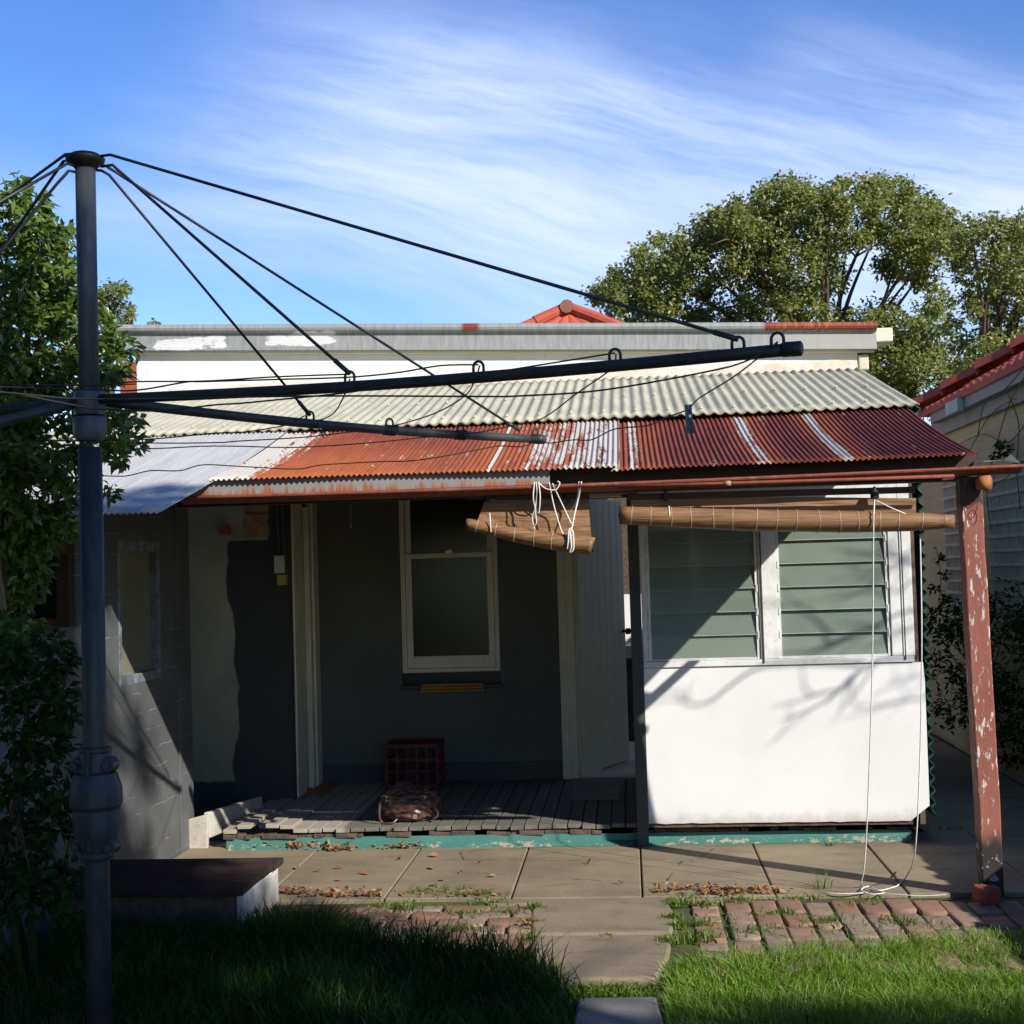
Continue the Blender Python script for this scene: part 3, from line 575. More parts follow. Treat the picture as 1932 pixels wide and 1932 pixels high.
# ---- left end of the porch: rendered wall, door in the return
b = MB(); b.box((-3.3, 9.13, 0.0), (-2.265, 9.16, 2.7)); b.build('rendered_wall', M['sidewall'], house)
b = MB(); q = at(425, 1000, 9.1); b.box((q.x-0.035, 9.06, q.z-0.03), (q.x+0.03, 9.128, q.z+0.03)); b.build('loose_brick_end', M['redbrick'], house, bevel=0.003)
LX = -2.262
b = MB(); b.box((LX-0.03, 9.162, FL), (LX, 9.20, 2.6)); b.box((LX-0.03, 9.20, 2.13), (LX, YB, 2.6)); b.build('return_wall', M['slate_post'], house)
fr = MB(); fr.box((LX-0.02, 9.20, FL), (LX+0.012, 9.44, 2.11)); fr.box((LX-0.02, 9.62, FL), (LX+0.02, 9.70, 2.09)); fr.box((LX-0.02, 9.70, FL), (LX+0.034, YB-0.004, 2.13)); fr.box((LX-0.02, 9.2, 2.11), (LX+0.03, 9.698, 2.17))
ldf = fr.build('door_frame', M['cream'], house, bevel=0.005)
b = MB(); b.box((LX-0.06, 9.475, FL+0.01), (LX-0.02, 9.62, 2.11)); b.build('door_leaf', M['cream'], ldf, bevel=0.003)
b = MB(); b.box((LX-0.3, 9.2, FL), (LX-0.061, 9.84, 2.3)); b.box((LX-0.06, 9.6205, FL), (LX-0.0205, 9.84, 2.3)); b.box((LX-0.06, 9.441, FL), (LX-0.03, 9.4745, 2.109)); b.build('gap_shade_fill', M['black'], ldf)  # solid black boxes stand in for the shade in the gap
for z in (0.5, 1.1, 1.78): b = MB(); b.box((LX-0.018, 9.44, z), (LX-0.006, 9.478, z+0.09)); b.build('hinge', M['cream'], ldf)
b = MB(); b.obox((LX+0.11, 9.45, FL+0.004), (0.13, 0.6, 0.01)); b.build('door_sill', M['slat'], ldf)
# ---- sash window
sw = MB()
sw.box((WX0, YB+0.02, WZ0), (WX0+0.035, YB+0.10, WZ1)); sw.box((WX1-0.035, YB+0.02, WZ0), (WX1, YB+0.10, WZ1)); sw.box((WX0+0.035, YB+0.02, WZ1-0.035), (WX1-0.035, YB+0.10, WZ1))
sw.box((WX0+0.035, YB+0.02, WZ0), (WX1-0.035, YB+0.10, WZ0+0.03))
win = sw.build('sash_window', M['cream'], house, bevel=0.004)
def sash(z0, z1, y, stile, bot, top):
    s = MB(); a, c = WX0+0.037, WX1-0.037
    s.box((a, y, z0), (a+stile, y+0.03, z1)); s.box((c-stile, y, z0), (c, y+0.03, z1)); s.box((a+stile, y, z0), (c-stile, y+0.03, z0+bot)); s.box((a+stile, y, z1-top), (c-stile, y+0.03, z1))
    o = s.build('sash', M['cream'], win, bevel=0.003)
    p = MB(); p.box((a+stile-0.004, y+0.012, z0+bot-0.004), (c-stile+0.004, y+0.016, z1-top+0.004)); p.build('pane', M['pane'], win)
sash(WZ0+0.032, 1.735, YB+0.026, 0.045, 0.085, 0.035); sash(1.70, WZ1-0.037, YB+0.062, 0.04, 0.035, 0.05)
b = MB(); q = 0.5*(WX0+WX1); b.box((q-0.025, YB+0.03, 1.736), (q+0.025, YB+0.06, 1.75)); b.tube([(q-0.015, YB+0.045, 1.75), (q+0.02, YB+0.045, 1.765)], 0.006, 6); b.build('sash_lock', M['brass'], win)
b = MB(); b.box((WX0-0.02, YB-0.03, WZ0-0.115), (WX1+0.02, YB+0.1, WZ0-0.085)); b.build('window_sill', M['slate_post'], win, bevel=0.006)
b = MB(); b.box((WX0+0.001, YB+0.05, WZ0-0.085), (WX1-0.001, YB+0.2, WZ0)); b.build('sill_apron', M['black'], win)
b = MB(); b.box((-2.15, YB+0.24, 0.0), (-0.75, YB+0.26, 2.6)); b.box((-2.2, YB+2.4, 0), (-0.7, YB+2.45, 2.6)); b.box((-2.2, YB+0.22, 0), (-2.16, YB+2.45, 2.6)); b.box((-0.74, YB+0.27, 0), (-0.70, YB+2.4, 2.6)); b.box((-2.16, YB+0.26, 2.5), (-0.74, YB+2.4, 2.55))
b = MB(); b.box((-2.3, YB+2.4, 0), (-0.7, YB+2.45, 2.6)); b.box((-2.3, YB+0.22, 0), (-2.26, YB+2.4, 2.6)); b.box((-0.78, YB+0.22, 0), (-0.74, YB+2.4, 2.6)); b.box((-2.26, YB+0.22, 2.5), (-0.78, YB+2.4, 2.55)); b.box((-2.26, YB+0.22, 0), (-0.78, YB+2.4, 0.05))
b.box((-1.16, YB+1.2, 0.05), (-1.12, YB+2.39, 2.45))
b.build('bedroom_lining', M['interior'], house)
# ---- right door, opening inwards
df = MB()
DX0, DX1 = -0.385, 0.46
df.box((DX0-0.115, YB-0.022, FL), (DX0+0.0, YB, 2.11)); df.box((DX0-0.0995, YB-0.03, FL), (DX0-0.06, YB-0.0225, 2.11)); df.box((DX0-0.03, YB-0.03, FL), (DX0-0.004, YB-0.0225, 2.11))
df.box((DX0-0.115, YB-0.022, 2.1125), (DX1+0.09, YB, 2.21)); df.box((DX0-0.012, YB+0.002, FL), (DX0+0.02, YB+0.2, 2.098))
df.box((DX1-0.01, YB-0.02, FL), (DX1+0.09, YB-0.001, 2.11))
rdf = df.build('door_frame', M['cream'], house, bevel=0.004)
hp = Vector((DX0+0.03, YB+0.045, FL+0.015)); he = Vector((-0.03, 10.70, FL+0.015)); dv = (he-hp).normalized(); nv = Vector((dv.y, -dv.x, 0)); L = (he-hp).length
b = MB(); nb = 7
for i in range(nb):
    a = hp + dv*(L*i/nb+0.002); c = hp + dv*(L*(i+1)/nb-0.002)
    b.prism([a, c, c+Vector((0, 0, 1.98)), a+Vector((0, 0, 1.98))], nv*(-0.03))
leaf = b.build('door_leaf', M['door'], rdf, bevel=0.004)
b = MB(); b.prism([hp+dv*0.02-nv*0.03, he-dv*0.02-nv*0.03, he-dv*0.02-nv*0.03+Vector((0,0,1.95)), hp+dv*0.02-nv*0.03+Vector((0,0,1.95))], nv*(-0.01)); b.build('door_backing', M['door'], rdf)
b = MB(); q = he - dv*0.06 + Vector((0, 0, 0.98)); b.tube([q, q+nv*0.03, q+nv*0.032, q+nv*0.06, q+nv*0.066], [0.011, 0.011, 0.024, 0.024, 0.012], 14); b.build('door_knob', M['cap'], rdf, smooth=True)
for z in (0.35, 1.0, 1.75): b = MB(); b.tube([hp+Vector((-0.018, -0.02, z)), hp+Vector((-0.018, -0.02, z+0.09))], 0.008, 8); b.build('hinge', M['cream'], rdf)
b = MB(); b.box((DX0+0.02, YB+0.0, FL-0.02), (DX1, YB+0.2, FL+0.03)); b.build('door_sill', M['cream'], rdf, bevel=0.006)
b = MB()   # kitchen behind the door: floor, sides, ceiling, far wall with a window hole; ceiling gap and wide hole added to brighten it
b.box((-0.70, YB+0.22, 0), (2.0, 12.0, FL)); b.box((-0.70, YB+0.22, 2.55), (2.0, 10.2, 2.6)); b.box((-0.70, 10.2, 2.55), (0.1, 12.0, 2.6)); b.box((1.9, YB+0.22, FL), (2.0, 12.0, 2.55)); b.box((-0.70, YB+0.22, FL), (-0.66, 12.0, 2.55))
wall_y(b, -0.70, 2.0, 0, 2.6, 12.0, 0.1, [(-0.115, 0.3, 0.93, 1.36), (0.5, 1.8, 0.95, 2.3)])
b.build('kitchen_lining', M['interior_pale'], house)
b = MB(); q = at(1174, 1218, 11.9); b.box((-0.12, 11.84, 0.82), (0.3, 11.995, 0.925)); b.build('window_sill', M['cream'], house); b = MB(); b.box((-0.15, 11.9, FL), (0.4, 11.99, 0.815)); b.box((-0.15, 11.85, 1.365), (0.4, 11.99, 2.5)); b.build('added_dark_box', M['raw_wood'], house)  # dark boxes added to darken the far kitchen wall beside the door leaf
b = MB(); b.box((-1.2, 14.2, 0), (1.2, 14.3, 2.2)); b.build('added_sunlit_wall', M['white_panel'], house)  # white wall added to catch sun as a bright patch behind the kitchen hole

# ---- porch room with louvre windows
XR = 1.638
pr = MB(); pr.box((0.008, YF-0.02, -0.01), (0.072, YF+0.07, 2.38)); pr.build('porch_room_post', M['slate_post'], house, bevel=0.004)
b = MB(); sz = 1.01
n = 30; vs = []
bot = [(0.075 + 1.47*i/n, 0.125 + 0.006*mnoise.noise((i*0.7, 0, 0)) - 0.004*(i/n)) for i in range(n+1)] + [(1.60, 0.165), (1.652, 0.205)]
top = [(1.655, 0.9), (1.648, sz)] + [(0.075, sz)]
poly = bot + top
b.prism([(x, YF, z) for x, z in poly], (0, 0.012, 0)); b.build('porch_room_panel', M['white_panel'], house)
b = MB(); b.box((0.075, YF+0.014, 0.10), (1.60, YF+0.06, 0.16)); b.box((1.56, YF+0.014, 0.1), (1.63, YF+0.07, 2.35)); b.build('porch_room_framing', M['raw_wood'], house)
# frame pieces round the louvres
LZ0, LZ1 = 1.048, 1.86
b = MB()
b.box((0.075, YF-0.012, LZ0-0.034), (1.60, YF+0.05, LZ0)); b.box((0.075, YF-0.006, LZ0), (0.105, YF+0.06, LZ1)); b.box((0.745, YF-0.012, LZ0+0.001), (0.845, YF+0.05, LZ1))
b.box((1.478, YF-0.012, LZ0+0.001), (1.535, YF+0.05, LZ1)); b.box((1.538, YF-0.004, LZ0+0.001), (1.606, YF+0.05, 2.44)); b.box((0.0751, YF-0.004, LZ1+0.001), (1.537, YF+0.05, 2.44))
b.build('window_surround', M['white_trim'], house, bevel=0.003)
for x in (0.757, 1.548): b = MB(); b.box((x, YF-0.02, LZ0-0.02), (x+0.006, YF-0.0125, LZ1)); b.build('cover_strip', M['slate_post'], house)
def louvre(x0, x1, label):
    f = MB()
    for x in (x0, x1-0.018): f.box((x, YF-0.002, LZ0+0.002), (x+0.018, YF+0.035, LZ1-0.001))
    f.box((x0+0.018, YF+0.0, LZ0+0.002), (x1-0.018, YF+0.03, LZ0+0.014))
    fo = f.build('louvre_window', M['white_trim'], house, label=label)
    nbl = 6; h = (LZ1-LZ0-0.014)/nbl
    for i in range(nbl):
        z = LZ0+0.014+h*i; bl = MB(); tl = random.uniform(-0.004, 0.006)
        bl.prism([(x0+0.016, YF+0.002, z-0.006), (x1-0.016, YF+0.002, z-0.006), (x1-0.016, YF+0.022+tl, z+h+0.004), (x0+0.016, YF+0.022+tl, z+h+0.004)], (0, 0.004, 0.0))
        bl.mi = 1; bl.box((x0+0.018, YF-0.0005, z-0.0065), (x1-0.018, YF+0.0015, z-0.0035)); bl.build('louvre_blade', [M['louvre'], M['glass_edge']], fo)
louvre(0.107, 0.743, 'louvre window on the left half of the porch room'); louvre(0.847, 1.476, 'louvre window on the right half of the porch room')
for o in list(bpy.data.objects):
    if o.name.startswith('louvre_window'):
        x0 = min(v.co.x for v in o.data.vertices); x1 = max(v.co.x for v in o.data.vertices)
        for i in range(1, 6):
            z = LZ0+0.014+(LZ1-LZ0-0.014)/6*i
            for x in (x0+0.006, x1-0.012): f = MB(); f.box((x, YF-0.006, z-0.028), (x+0.008, YF-0.0025, z+0.014)); f.build('blade_clip', M['white_trim'], o)
# inside of the porch room
b = MB(); b.box((0.03, YF+0.08, FL-0.02), (1.62, YB-0.01, FL)); b.box((0.01, 8.3, FL), (0.03, YB-0.035, 2.5)); b.box((0.5, YB-0.03, FL), (1.6, YB-0.01, 2.6)); b.build('porch_room_lining', M['interior_pale'], house)
b = MB(); ny = 6; zs = np.linspace(0.14, 2.36, 34*8); vs = []
for z in zs: zz = lambda y: 0.14+(z-0.14)/2.22*(roofz(y)-0.128); vs += [(1.676+0.013*math.sin(2*math.pi*z/0.066), YF+0.0, zz(YF)), (1.676+0.013*math.sin(2*math.pi*z/0.066), YB-0.01, zz(YB))]
b.add(vs, [(2*i, 2*i+1, 2*i+3, 2*i+2) for i in range(len(zs)-1)]); b.build('green_cladding', M['green'], house, smooth=True, solid=0.002)
b = MB(); b.tube([(0.03, 8.0, 1.92), (0.03, 8.3, 1.93)], 0.012, 8); b.build('porch_room_tie', M['white_trim'], house)
b = MB(); b.box((0.09, 8.07, 0.3), (0.36, 8.25, 1.8)); b.build('added_pale_board', M['interior_pale'], house)  # pale board added behind the left louvres, stands in for light from inside
# fluorescent-like pale board under the roof over the right door
q0, q1 = at(1112, 934, 7.2), at(1172, 932, 7.2); b = MB(); b.box((q0.x, 7.2, q0.z-0.012), (q1.x, 7.26, q0.z+0.012)); b.build('pale_batten', M['cream'], house)
# conduits and switch boxes at the left door
for px in (523, 533): cd = MB(); q = at(px, 960, 9.10); q2 = at(px+4, 1050, 9.10); cd.tube([q + Vector((0, 0, 0.35)), q, q2], 0.009, 8); cd.build('conduit', M['slate_post'], house, smooth=True)
b = MB(); q = at(527, 1065, 9.1); b.box((q.x-0.03, 9.075, q.z-0.06), (q.x+0.035, 9.125, q.z+0.06)); b.build('switch_box', M['box_white'], house, bevel=0.006)
b = MB(); q = at(532, 1094, 9.1); b.box((q.x-0.025, 9.06, q.z-0.035), (q.x+0.035, 9.125, q.z+0.035)); b.build('switch_box', M['box_yellow'], house, bevel=0.004, label='small yellow box below the pale one')
q = at(662, 990, 9.6); b = MB(); b.tube([q+Vector((0,0,0.2)), q], 0.0015, 5); b.tube([q, q-Vector((0,0,0.02))], [0.003, 0.006], 6); b.build('light_pull', M['cord'], house)

# ================================================================== OUTHOUSE
OX = -2.67
out = thing('outhouse', 'grey painted outhouse with narrow pebbled glass window under the silver roof end', 'outhouse', (OX, 7, 0))
def oroof(y): return roofz(y) - 0.03
wy0, wy1 = atx(222, 1100, OX).y, atx(300, 1100, OX).y
wz1, wz0 = atx(262, 1020, OX).z, atx(262, 1288, OX).z
b = MB()
def xwall(y0, y1, z0, z1a, z1b, th=0.08): b.prism([(OX, y0, z0), (OX, y1, z0), (OX, y1, z1b), (OX, y0, z1a)], (-th, 0, 0))
yl = atx(142, 1100, OX).y
xwall(yl, wy0, -0.05, oroof(yl), oroof(wy0)); xwall(wy1, 7.98, -0.05, oroof(wy1), oroof(7.98)); xwall(wy0, wy1, -0.05, wz0, wz0); xwall(wy0, wy1, wz1, oroof(wy0), oroof(wy1))
zlow = atx(100, 1186, OX).z; xwall(5.0, yl, -0.05, zlow, zlow)
b.build('side_wall', M['outhouse'], out)
b = MB(); b.prism([(OX+0.012, 7.985, -0.02), (OX+0.012, 8.225, -0.02), (OX+0.012, 8.225, oroof(8.0)), (OX+0.012, 7.985, oroof(7.985))], (-0.06, 0, 0)); b.build('corner_board', M['outhouse'], out, bevel=0.004)
wf = MB()
wf.box((OX-0.06, wy0, wz0), (OX+0.004, wy0+0.04, wz1)); wf.box((OX-0.06, wy1-0.045, wz0), (OX+0.006, wy1, wz1)); wf.box((OX-0.06, wy0+0.04, wz0), (OX+0.002, wy1-0.045, wz0+0.05)); wf.box((OX-0.06, wy0+0.04, wz1-0.06), (OX+0.002, wy1-0.045, wz1))
ow = wf.build('window', paint('flaking_blue_white_paint', (0.1, 0.105, 0.11), (0.18, 0.22, 0.26), 9, 0.6, (0.45, 0.47, 0.47), 0.5, 0.003), out, bevel=0.003)
b = MB(); b.box((OX-0.045, wy0+0.038, wz0+0.045), (OX-0.04, wy1-0.043, wz1-0.055)); b.build('pane', M['pebble'], ow)
b = MB(); b.box((OX-1.3, 4.99, 0), (OX-0.081, 5.05, 1.0)); b.box((OX-1.32, 5.0, 0), (OX-1.24, 8.2, 2.05)); b.box((OX-1.3, 8.1, 0), (OX-0.09, 8.18, 2.3)); b.build('inner_wall', M['interior'], out)
b = MB(); b.box((OX-0.07, yl-0.06, zlow), (OX-0.01, yl-0.005, oroof(yl)-0.01)); b.box((OX-0.075, 5.0, oroof(5.7)-0.12), (OX-0.012, yl, oroof(5.7)-0.06)); b.build('wall_frame', M['brown_rail'], out)
b = MB(); q = at(95, 1150, 6.6)
for i in range(7):
    for j in range(2): b.box((OX-0.55+j*0.23+(0.1 if i % 2 else 0), 6.75, 0.85+i*0.083), (OX-0.55+j*0.23+0.22+(0.1 if i % 2 else 0), 6.86, 0.85+i*0.083+0.075))
b.build('brick_pier', M['redbrick'], out)
# ---- step beside the outhouse
st = thing('wooden_step', 'low step with dark red brown plank top and white painted end beside the outhouse', 'step', (-2.2, 6.5, 0))
b = MB(); b.box((-2.655, 6.18, 0.0), (-1.822, 6.79, 0.17)); b.build('step_base', M['raw_wood'], st, bevel=0.01); b = MB(); b.box((-1.82, 6.2, -0.01), (-1.775, 6.80, 0.17)); b.build('end_board', M['white_panel'], st, bevel=0.012)
b = MB()
for i in range(4): b.box((-2.66, 6.14+i*0.172, 0.172), (-1.76+0.012*random.uniform(-1, 1), 6.14+i*0.172+0.168, 0.205+0.004*random.uniform(-1, 1)))
b.build('step_top', M['old_plank'], st, bevel=0.005)

# ================================================================== GROUND
def struct(o, label, kind='structure'): return tag(o, label, None, None, kind)
b = MB(); b.quad((-300, -300, -0.035), (300, -300, -0.035), (300, 300, -0.035), (-300, 300, -0.035)); struct(b.build('ground', M['soil']), 'bare lawn soil under the grass reaching out past the houses')
b = MB(); xs = [-2.66, -1.86, -1.25, -0.62, 0.02, 0.66, 1.29, 1.92, 2.66]
for i in range(len(xs)-1):
    j = 0.004; f0 = 6.80 + 0.02*mnoise.noise((i*1.7, 0, 0)); sk = 0.03
    b.prism([(xs[i]+j, f0, -0.09), (xs[i+1]-j, f0, -0.09), (xs[i+1]-j, 8.3, -0.09), (xs[i]+j, 8.3, -0.09)], (0, 0, 0.09+0.003*random.uniform(-1, 1)))
b.box((-0.72, 6.70, -0.09), (0.55, 6.795, -0.006))
for i in range(6): b.box((1.68, 8.305+i*1.0, -0.09), (2.68, 8.305+i*1.0+0.99, 0.002*random.uniform(-1, 1)))
struct(b.build('pavement', M['concrete'], bevel=0.006), 'old concrete apron along the front of the porch')
b = MB()
A = [g(1010, 1697), g(1252, 1690), g(1277, 1728), g(1266, 1757), g(1002, 1760), g(1002, 1722)]
B = [g(996, 1764), g(1268, 1762), g(1262, 1800), g(1238, 1843), g(1040, 1843), g(998, 1800)]
for P in (A, B): b.prism([(p.x, p.y, -0.09) for p in P[::-1]], (0, 0, 0.088))
struct(b.build('path', M['paver'], bevel=0.012), 'two worn concrete slabs leading from the lawn to the porch')
b = MB(); C = [g(1090, 1878), g(1238, 1876), g(1262, 1960), g(1075, 1960)]; b.prism([(p.x, p.y, -0.09) for p in C[::-1]], (0, 0, 0.084)); struct(b.build('stepping_slab', M['grey_slab'], bevel=0.012), 'grey stepping slab at the bottom edge between the two lawns')
# brick paving either side of the path
b = MB(); b.box((-1.8, 5.6, -0.09), (2.7, 6.82, -0.022)); struct(b.build('paving_bed', M['moss']), 'mossy bed between the paving bricks')
b = MB()
def pbrick(cx, cy, lx, ly, rz=0.0):
    h = 0.05; z = -0.006 + random.uniform(-0.011, 0.006); tx, ty = random.uniform(-0.03, 0.03), random.uniform(-0.03, 0.03); lx *= random.uniform(0.93, 1.0); ly *= random.uniform(0.93, 1.0)
    Mx = Matrix.Rotation(rz + random.uniform(-0.04, 0.04), 3, 'Z') @ Matrix.Rotation(tx, 3, 'X') @ Matrix.Rotation(ty, 3, 'Y')
    hx, hy = lx/2, ly/2; P = []
    for zz, ins in ((-h, 0), (-0.007, 0), (-0.002, 0.003), (0, 0.010)):
        for sx, sy in ((-1, -0.86), (-0.88, -1), (0.88, -1), (1, -0.86), (1, 0.86), (0.88, 1), (-0.88, 1), (-1, 0.86)):
            P.append(Vector((cx, cy, z)) + Mx @ Vector((sx*(hx-ins), sy*(hy-ins), zz)))
    b.add(P, [(k*8+j, k*8+(j+1) % 8, (k+1)*8+(j+1) % 8, (k+1)*8+j) for k in range(3) for j in range(8)] + [tuple(range(24, 32))])
for i in range(18):
    for j in range(5):
        cx = 0.335+i*0.125; cy = 6.60-j*0.232 - 0.012*i*0.4 + (0.04 if i % 2 else 0)
        if i == 0:
            for q in range(2): pbrick(cx-0.025, cy+0.06-q*0.118, 0.13, 0.111)
        else: pbrick(cx, cy, 0.119, 0.221, 0.02)
for j in range(6):
    for i in range(7):
        cx = -0.58 - i*0.235 + (0.1 if j % 2 else 0); cy = 6.62-j*0.122
        if cx < -0.47: pbrick(cx, cy, 0.228, 0.115)
struct(b.build('brick_paving', M['brick'], smooth=True), 'worn red and grey bricks laid either side of the path')

# ================================================================== CLOTHESLINE
cl = thing('rotary_clothesline', 'old grey rotary clothesline with dark arms and steel stays standing in the lawn', 'clothesline', (-1.785, 4.5, -0.05))
HX = -1.788
def pc(py): q = at(165, py, 4.5); return q.z
zt, zh = pc(292), pc(757)
b = MB(); b.lathe((HX, 4.5, 0), [(0.0335, zh+0.02), (0.0335, zt-0.02)], 28); b.lathe((HX, 4.5, 0), [(0.0345, zt-0.05), (0.0345, zt-0.028)], 28); b.build('upper_pole', M['pole'], cl, smooth=False)
for o in (bpy.data.objects['upper_pole'],): o.data.polygons.foreach_set('use_smooth', [len(p.vertices) == 4 for p in o.data.polygons])
def lathe_part(name, mat, prof, n=28, parent=cl):
    m_ = MB(); m_.lathe((HX, 4.5, 0), prof, n); o = m_.build(name, mat, parent, bevel=0); o.data.polygons.foreach_set('use_smooth', [len(p.vertices) == 4 for p in o.data.polygons]); return o
lathe_part('lower_pole', M['pole_shaded'], [(0.0405, -0.08), (0.0405, pc(1600)), (0.039, pc(1400)), (0.039, pc(845))])
lathe_part('hub', M['pole'], [(0.036, pc(735)), (0.05, pc(740)), (0.052, pc(748)), (0.052, pc(776)), (0.047, pc(780)), (0.047, pc(784))])
lathe_part('collar', M['pole'], [(0.052, pc(787)), (0.056, pc(789)), (0.054, pc(815)), (0.0505, pc(826)), (0.044, pc(830)), (0.040, pc(833))])
tc = lathe_part('top_cap', M['cap'], [(0.036, pc(318)), (0.042, pc(314)), (0.058, pc(309)), (0.064, pc(304)), (0.066, pc(299)), (0.06, pc(296)), (0.048, pc(294)), (0.046, pc(291)), (0.03, pc(290)), (0.004, pc(289.5))])
gh = lathe_part('winding_housing', M['pole_shaded'], [(r, pc(y)) for r, y in ((0.045, 1622), (0.052, 1620), (0.056, 1614), (0.052, 1608), (0.058, 1600), (0.062, 1590), (0.072, 1572), (0.076, 1558), (0.076, 1527), (0.079, 1523), (0.085, 1519), (0.086, 1516), (0.086, 1488), (0.085, 1485), (0.071, 1462), (0.069, 1459), (0.056, 1455), (0.054, 1440), (0.052, 1425), (0.050, 1420), (0.054, 1417), (0.054, 1411), (0.045, 1409))], 40); gh.data.set_sharp_from_angle(angle=R(18))
for py in (1442, 1595):
    for s in (-1, 1): b = MB(); q = Vector((HX+s*0.054, 4.48, pc(py))); b.tube([q+Vector((0, 0.03, 0)), q+Vector((0, -0.018, 0))], [0.026, 0.022], 14); b.tube([q+Vector((0, -0.018, 0)), q+Vector((0, -0.032, 0))], 0.0135, 6); b.build('bolt', M['iron_dark'], gh)
b = MB(); b.box((HX-0.006, 4.5-0.068, pc(1600)), (HX+0.006, 4.5-0.04, pc(1415))); b.build('seam_rib', M['pole_shaded'], gh)
hub = Vector((HX, 4.5, at(165, 754, 4.5).z))
E1, E2 = at(1502, 658, 3.6), at(1022, 829, 5.95)
B3, B4 = at(-40, 741, 4.66), at(0, 791, 4.3)
E3 = hub + (B3-hub).normalized()*2.2; E3.z = hub.z + 0.02; E4 = hub + (B4-hub).normalized()*2.0
def arm_pt(E, t): return hub.lerp(E, t) + Vector((0, 0, -0.018*math.sin(math.pi*t)))
arms = []
for E, rr in ((E1, 0.0172), (E2, 0.0175), (E3, 0.0175), (E4, 0.0175)):
    m_ = MB(); m_.tube([arm_pt(E, t) for t in np.linspace(0.022, 1, 14)], rr, 16); a = m_.build('arm', M['iron_dark'], cl, smooth=True); arms.append(a)
    d = (E-hub).normalized(); m_ = MB(); m_.tube([E-d*0.035, E+d*0.012, E+d*0.016], [rr+0.003, rr+0.003, rr-0.002], 16); m_.build('end_cap', M['iron_dark'], a, smooth=True)
def solve_t(E, px):                             # how far along an arm the picture column lies
    best = min(np.linspace(0, 1.05, 1051), key=lambda t: abs(proj(arm_pt(E, t))[0]-px)); return float(best)
def proj(p): v = CM.transposed() @ (Vector(p)-EYE); return (966 + FOC*v.x/-v.z, 966 - FOC*v.y/-v.z)
eyes1 = [(t, arm_pt(E1, t)) for t in [solve_t(E1, p) for p in (660, 903, 1160, 1393, 1467)]]
eyes2 = [(t, arm_pt(E2, t)) for t in [solve_t(E2, p) for p in (585, 735, 869, 1010)]]
for E, ey, a in ((E1, eyes1, arms[0]), (E2, eyes2, arms[1])):
    d = (E-hub).normalized(); up = Vector((0, 0, 1))
    for t, p in ey:
        m_ = MB(); r = 0.0165; pts = [p + up*(0.012)-d*r] + [p + up*(0.03+r*math.sin(q)) - d*(r*math.cos(q)) for q in np.linspace(0, math.pi, 9)] + [p + up*0.012 + d*r]
        m_.tube(pts, 0.0042, 8); m_.build('eyelet', M['iron_dark'], a, smooth=True)
for E, ey, a in ((E2, eyes2, arms[1]),):        # cord wound round the arm
    for t, p in ey[1:]:
        m_ = MB(); d = (E-hub).normalized(); u = d.orthogonal().normalized(); w = d.cross(u)
        m_.tube([p + d*(0.002*k-0.03) + (u*math.cos(k*0.9)+w*math.sin(k*0.9))*0.0205 for k in range(30)], 0.003, 6); m_.build('cord_winding', M['wire'], a)
# stays: from the top cap to the arms
def stay(start_px, start_y, tgt, kink=None):
    s = at(start_px[0], start_px[1], start_y); pts = [Vector((HX, 4.5, s.z)).lerp(s, 0.6), s] + ([at(kink[0], kink[1], start_y)] if kink else []) + [tgt]
    m_ = MB(); m_.tube(pts, 0.0052, 8); dd = (pts[-2]-pts[-1]).normalized(); m_.tube([tgt, tgt+dd*0.07], 0.0078, 8); m_.build('stay', M['iron_dark'], cl, smooth=True)
UP = Vector((0, 0, 0.04))
stay((208, 292), 4.48, eyes1[3][1]+UP); stay((212, 311), 4.47, eyes1[0][1]+UP, (222, 320)); stay((200, 313), 4.55, eyes2[3][1]+UP*0.8 - (E2-hub).normalized()*0.09); stay((192, 322), 4.53, eyes2[0][1]+UP*0.8, (206, 330))
def far_along(px0, px1, y0, k):                 # carry a line on past the picture edge
    a = at(*px0, y0); c = at(*px1, y0+k); return c
stay((124, 291), 4.5, arm_pt(E3, 0.9)+UP); stay((120, 304), 4.53, arm_pt(E3, 0.42)+UP); stay((126, 309), 4.44, arm_pt(E4, 0.92)+UP); stay((130, 322), 4.45, arm_pt(E4, 0.4)+UP, (109, 345))
# line wires
def wire(pts, r=0.0024):
    P = [at(px, py, y) for px, py, y in pts]; m_ = MB(); m_.tube(spline(P, 5), r, 6); m_.build('line_wire', M['wire'], cl, smooth=True)
def chain(pp, y0, y1):                          # depth runs evenly from y0 to y1 along the line
    xs = [p[0] for p in pp]; return [(p[0], p[1], y0 + (y1-y0)*(p[0]-xs[0])/(xs[-1]-xs[0])) for p in pp]
wire(chain([(660, 715), (650, 745), (632, 777), (612, 790), (598, 793)], 4.16, 5.05)); wire(chain([(905, 690), (897, 714), (877, 747), (820, 780), (756, 800), (735, 803)], 4.0, 5.36))
wire(chain([(1162, 668), (1153, 696), (1090, 741), (1026, 788), (981, 800), (900, 816), (870, 818)], 3.83, 5.63))
wire(chain([(1467, 645), (1431, 675), (1381, 713), (1318, 752), (1298, 772), (1262, 786), (1221, 803), (1175, 807), (1150, 813), (1115, 830), (1080, 830), (1037, 836), (1018, 832)], 3.6, 5.9))
wire(chain([(1467, 648), (1406, 682), (1325, 703), (1137, 736), (981, 747), (900, 748), (653, 747), (453, 749), (300, 752), (137, 752), (0, 740), (-160, 736)], 3.6, 3.2))
wire(chain([(656, 706), (519, 711), (383, 719), (260, 720), (205, 725), (145, 727), (0, 725), (-160, 724)], 4.12, 3.9)); wire(chain([(903, 688), (830, 690), (750, 703), (653, 712), (519, 716), (383, 720), (350, 721), (260, 736), (191, 736), (0, 730), (-160, 728)], 3.96, 3.7))
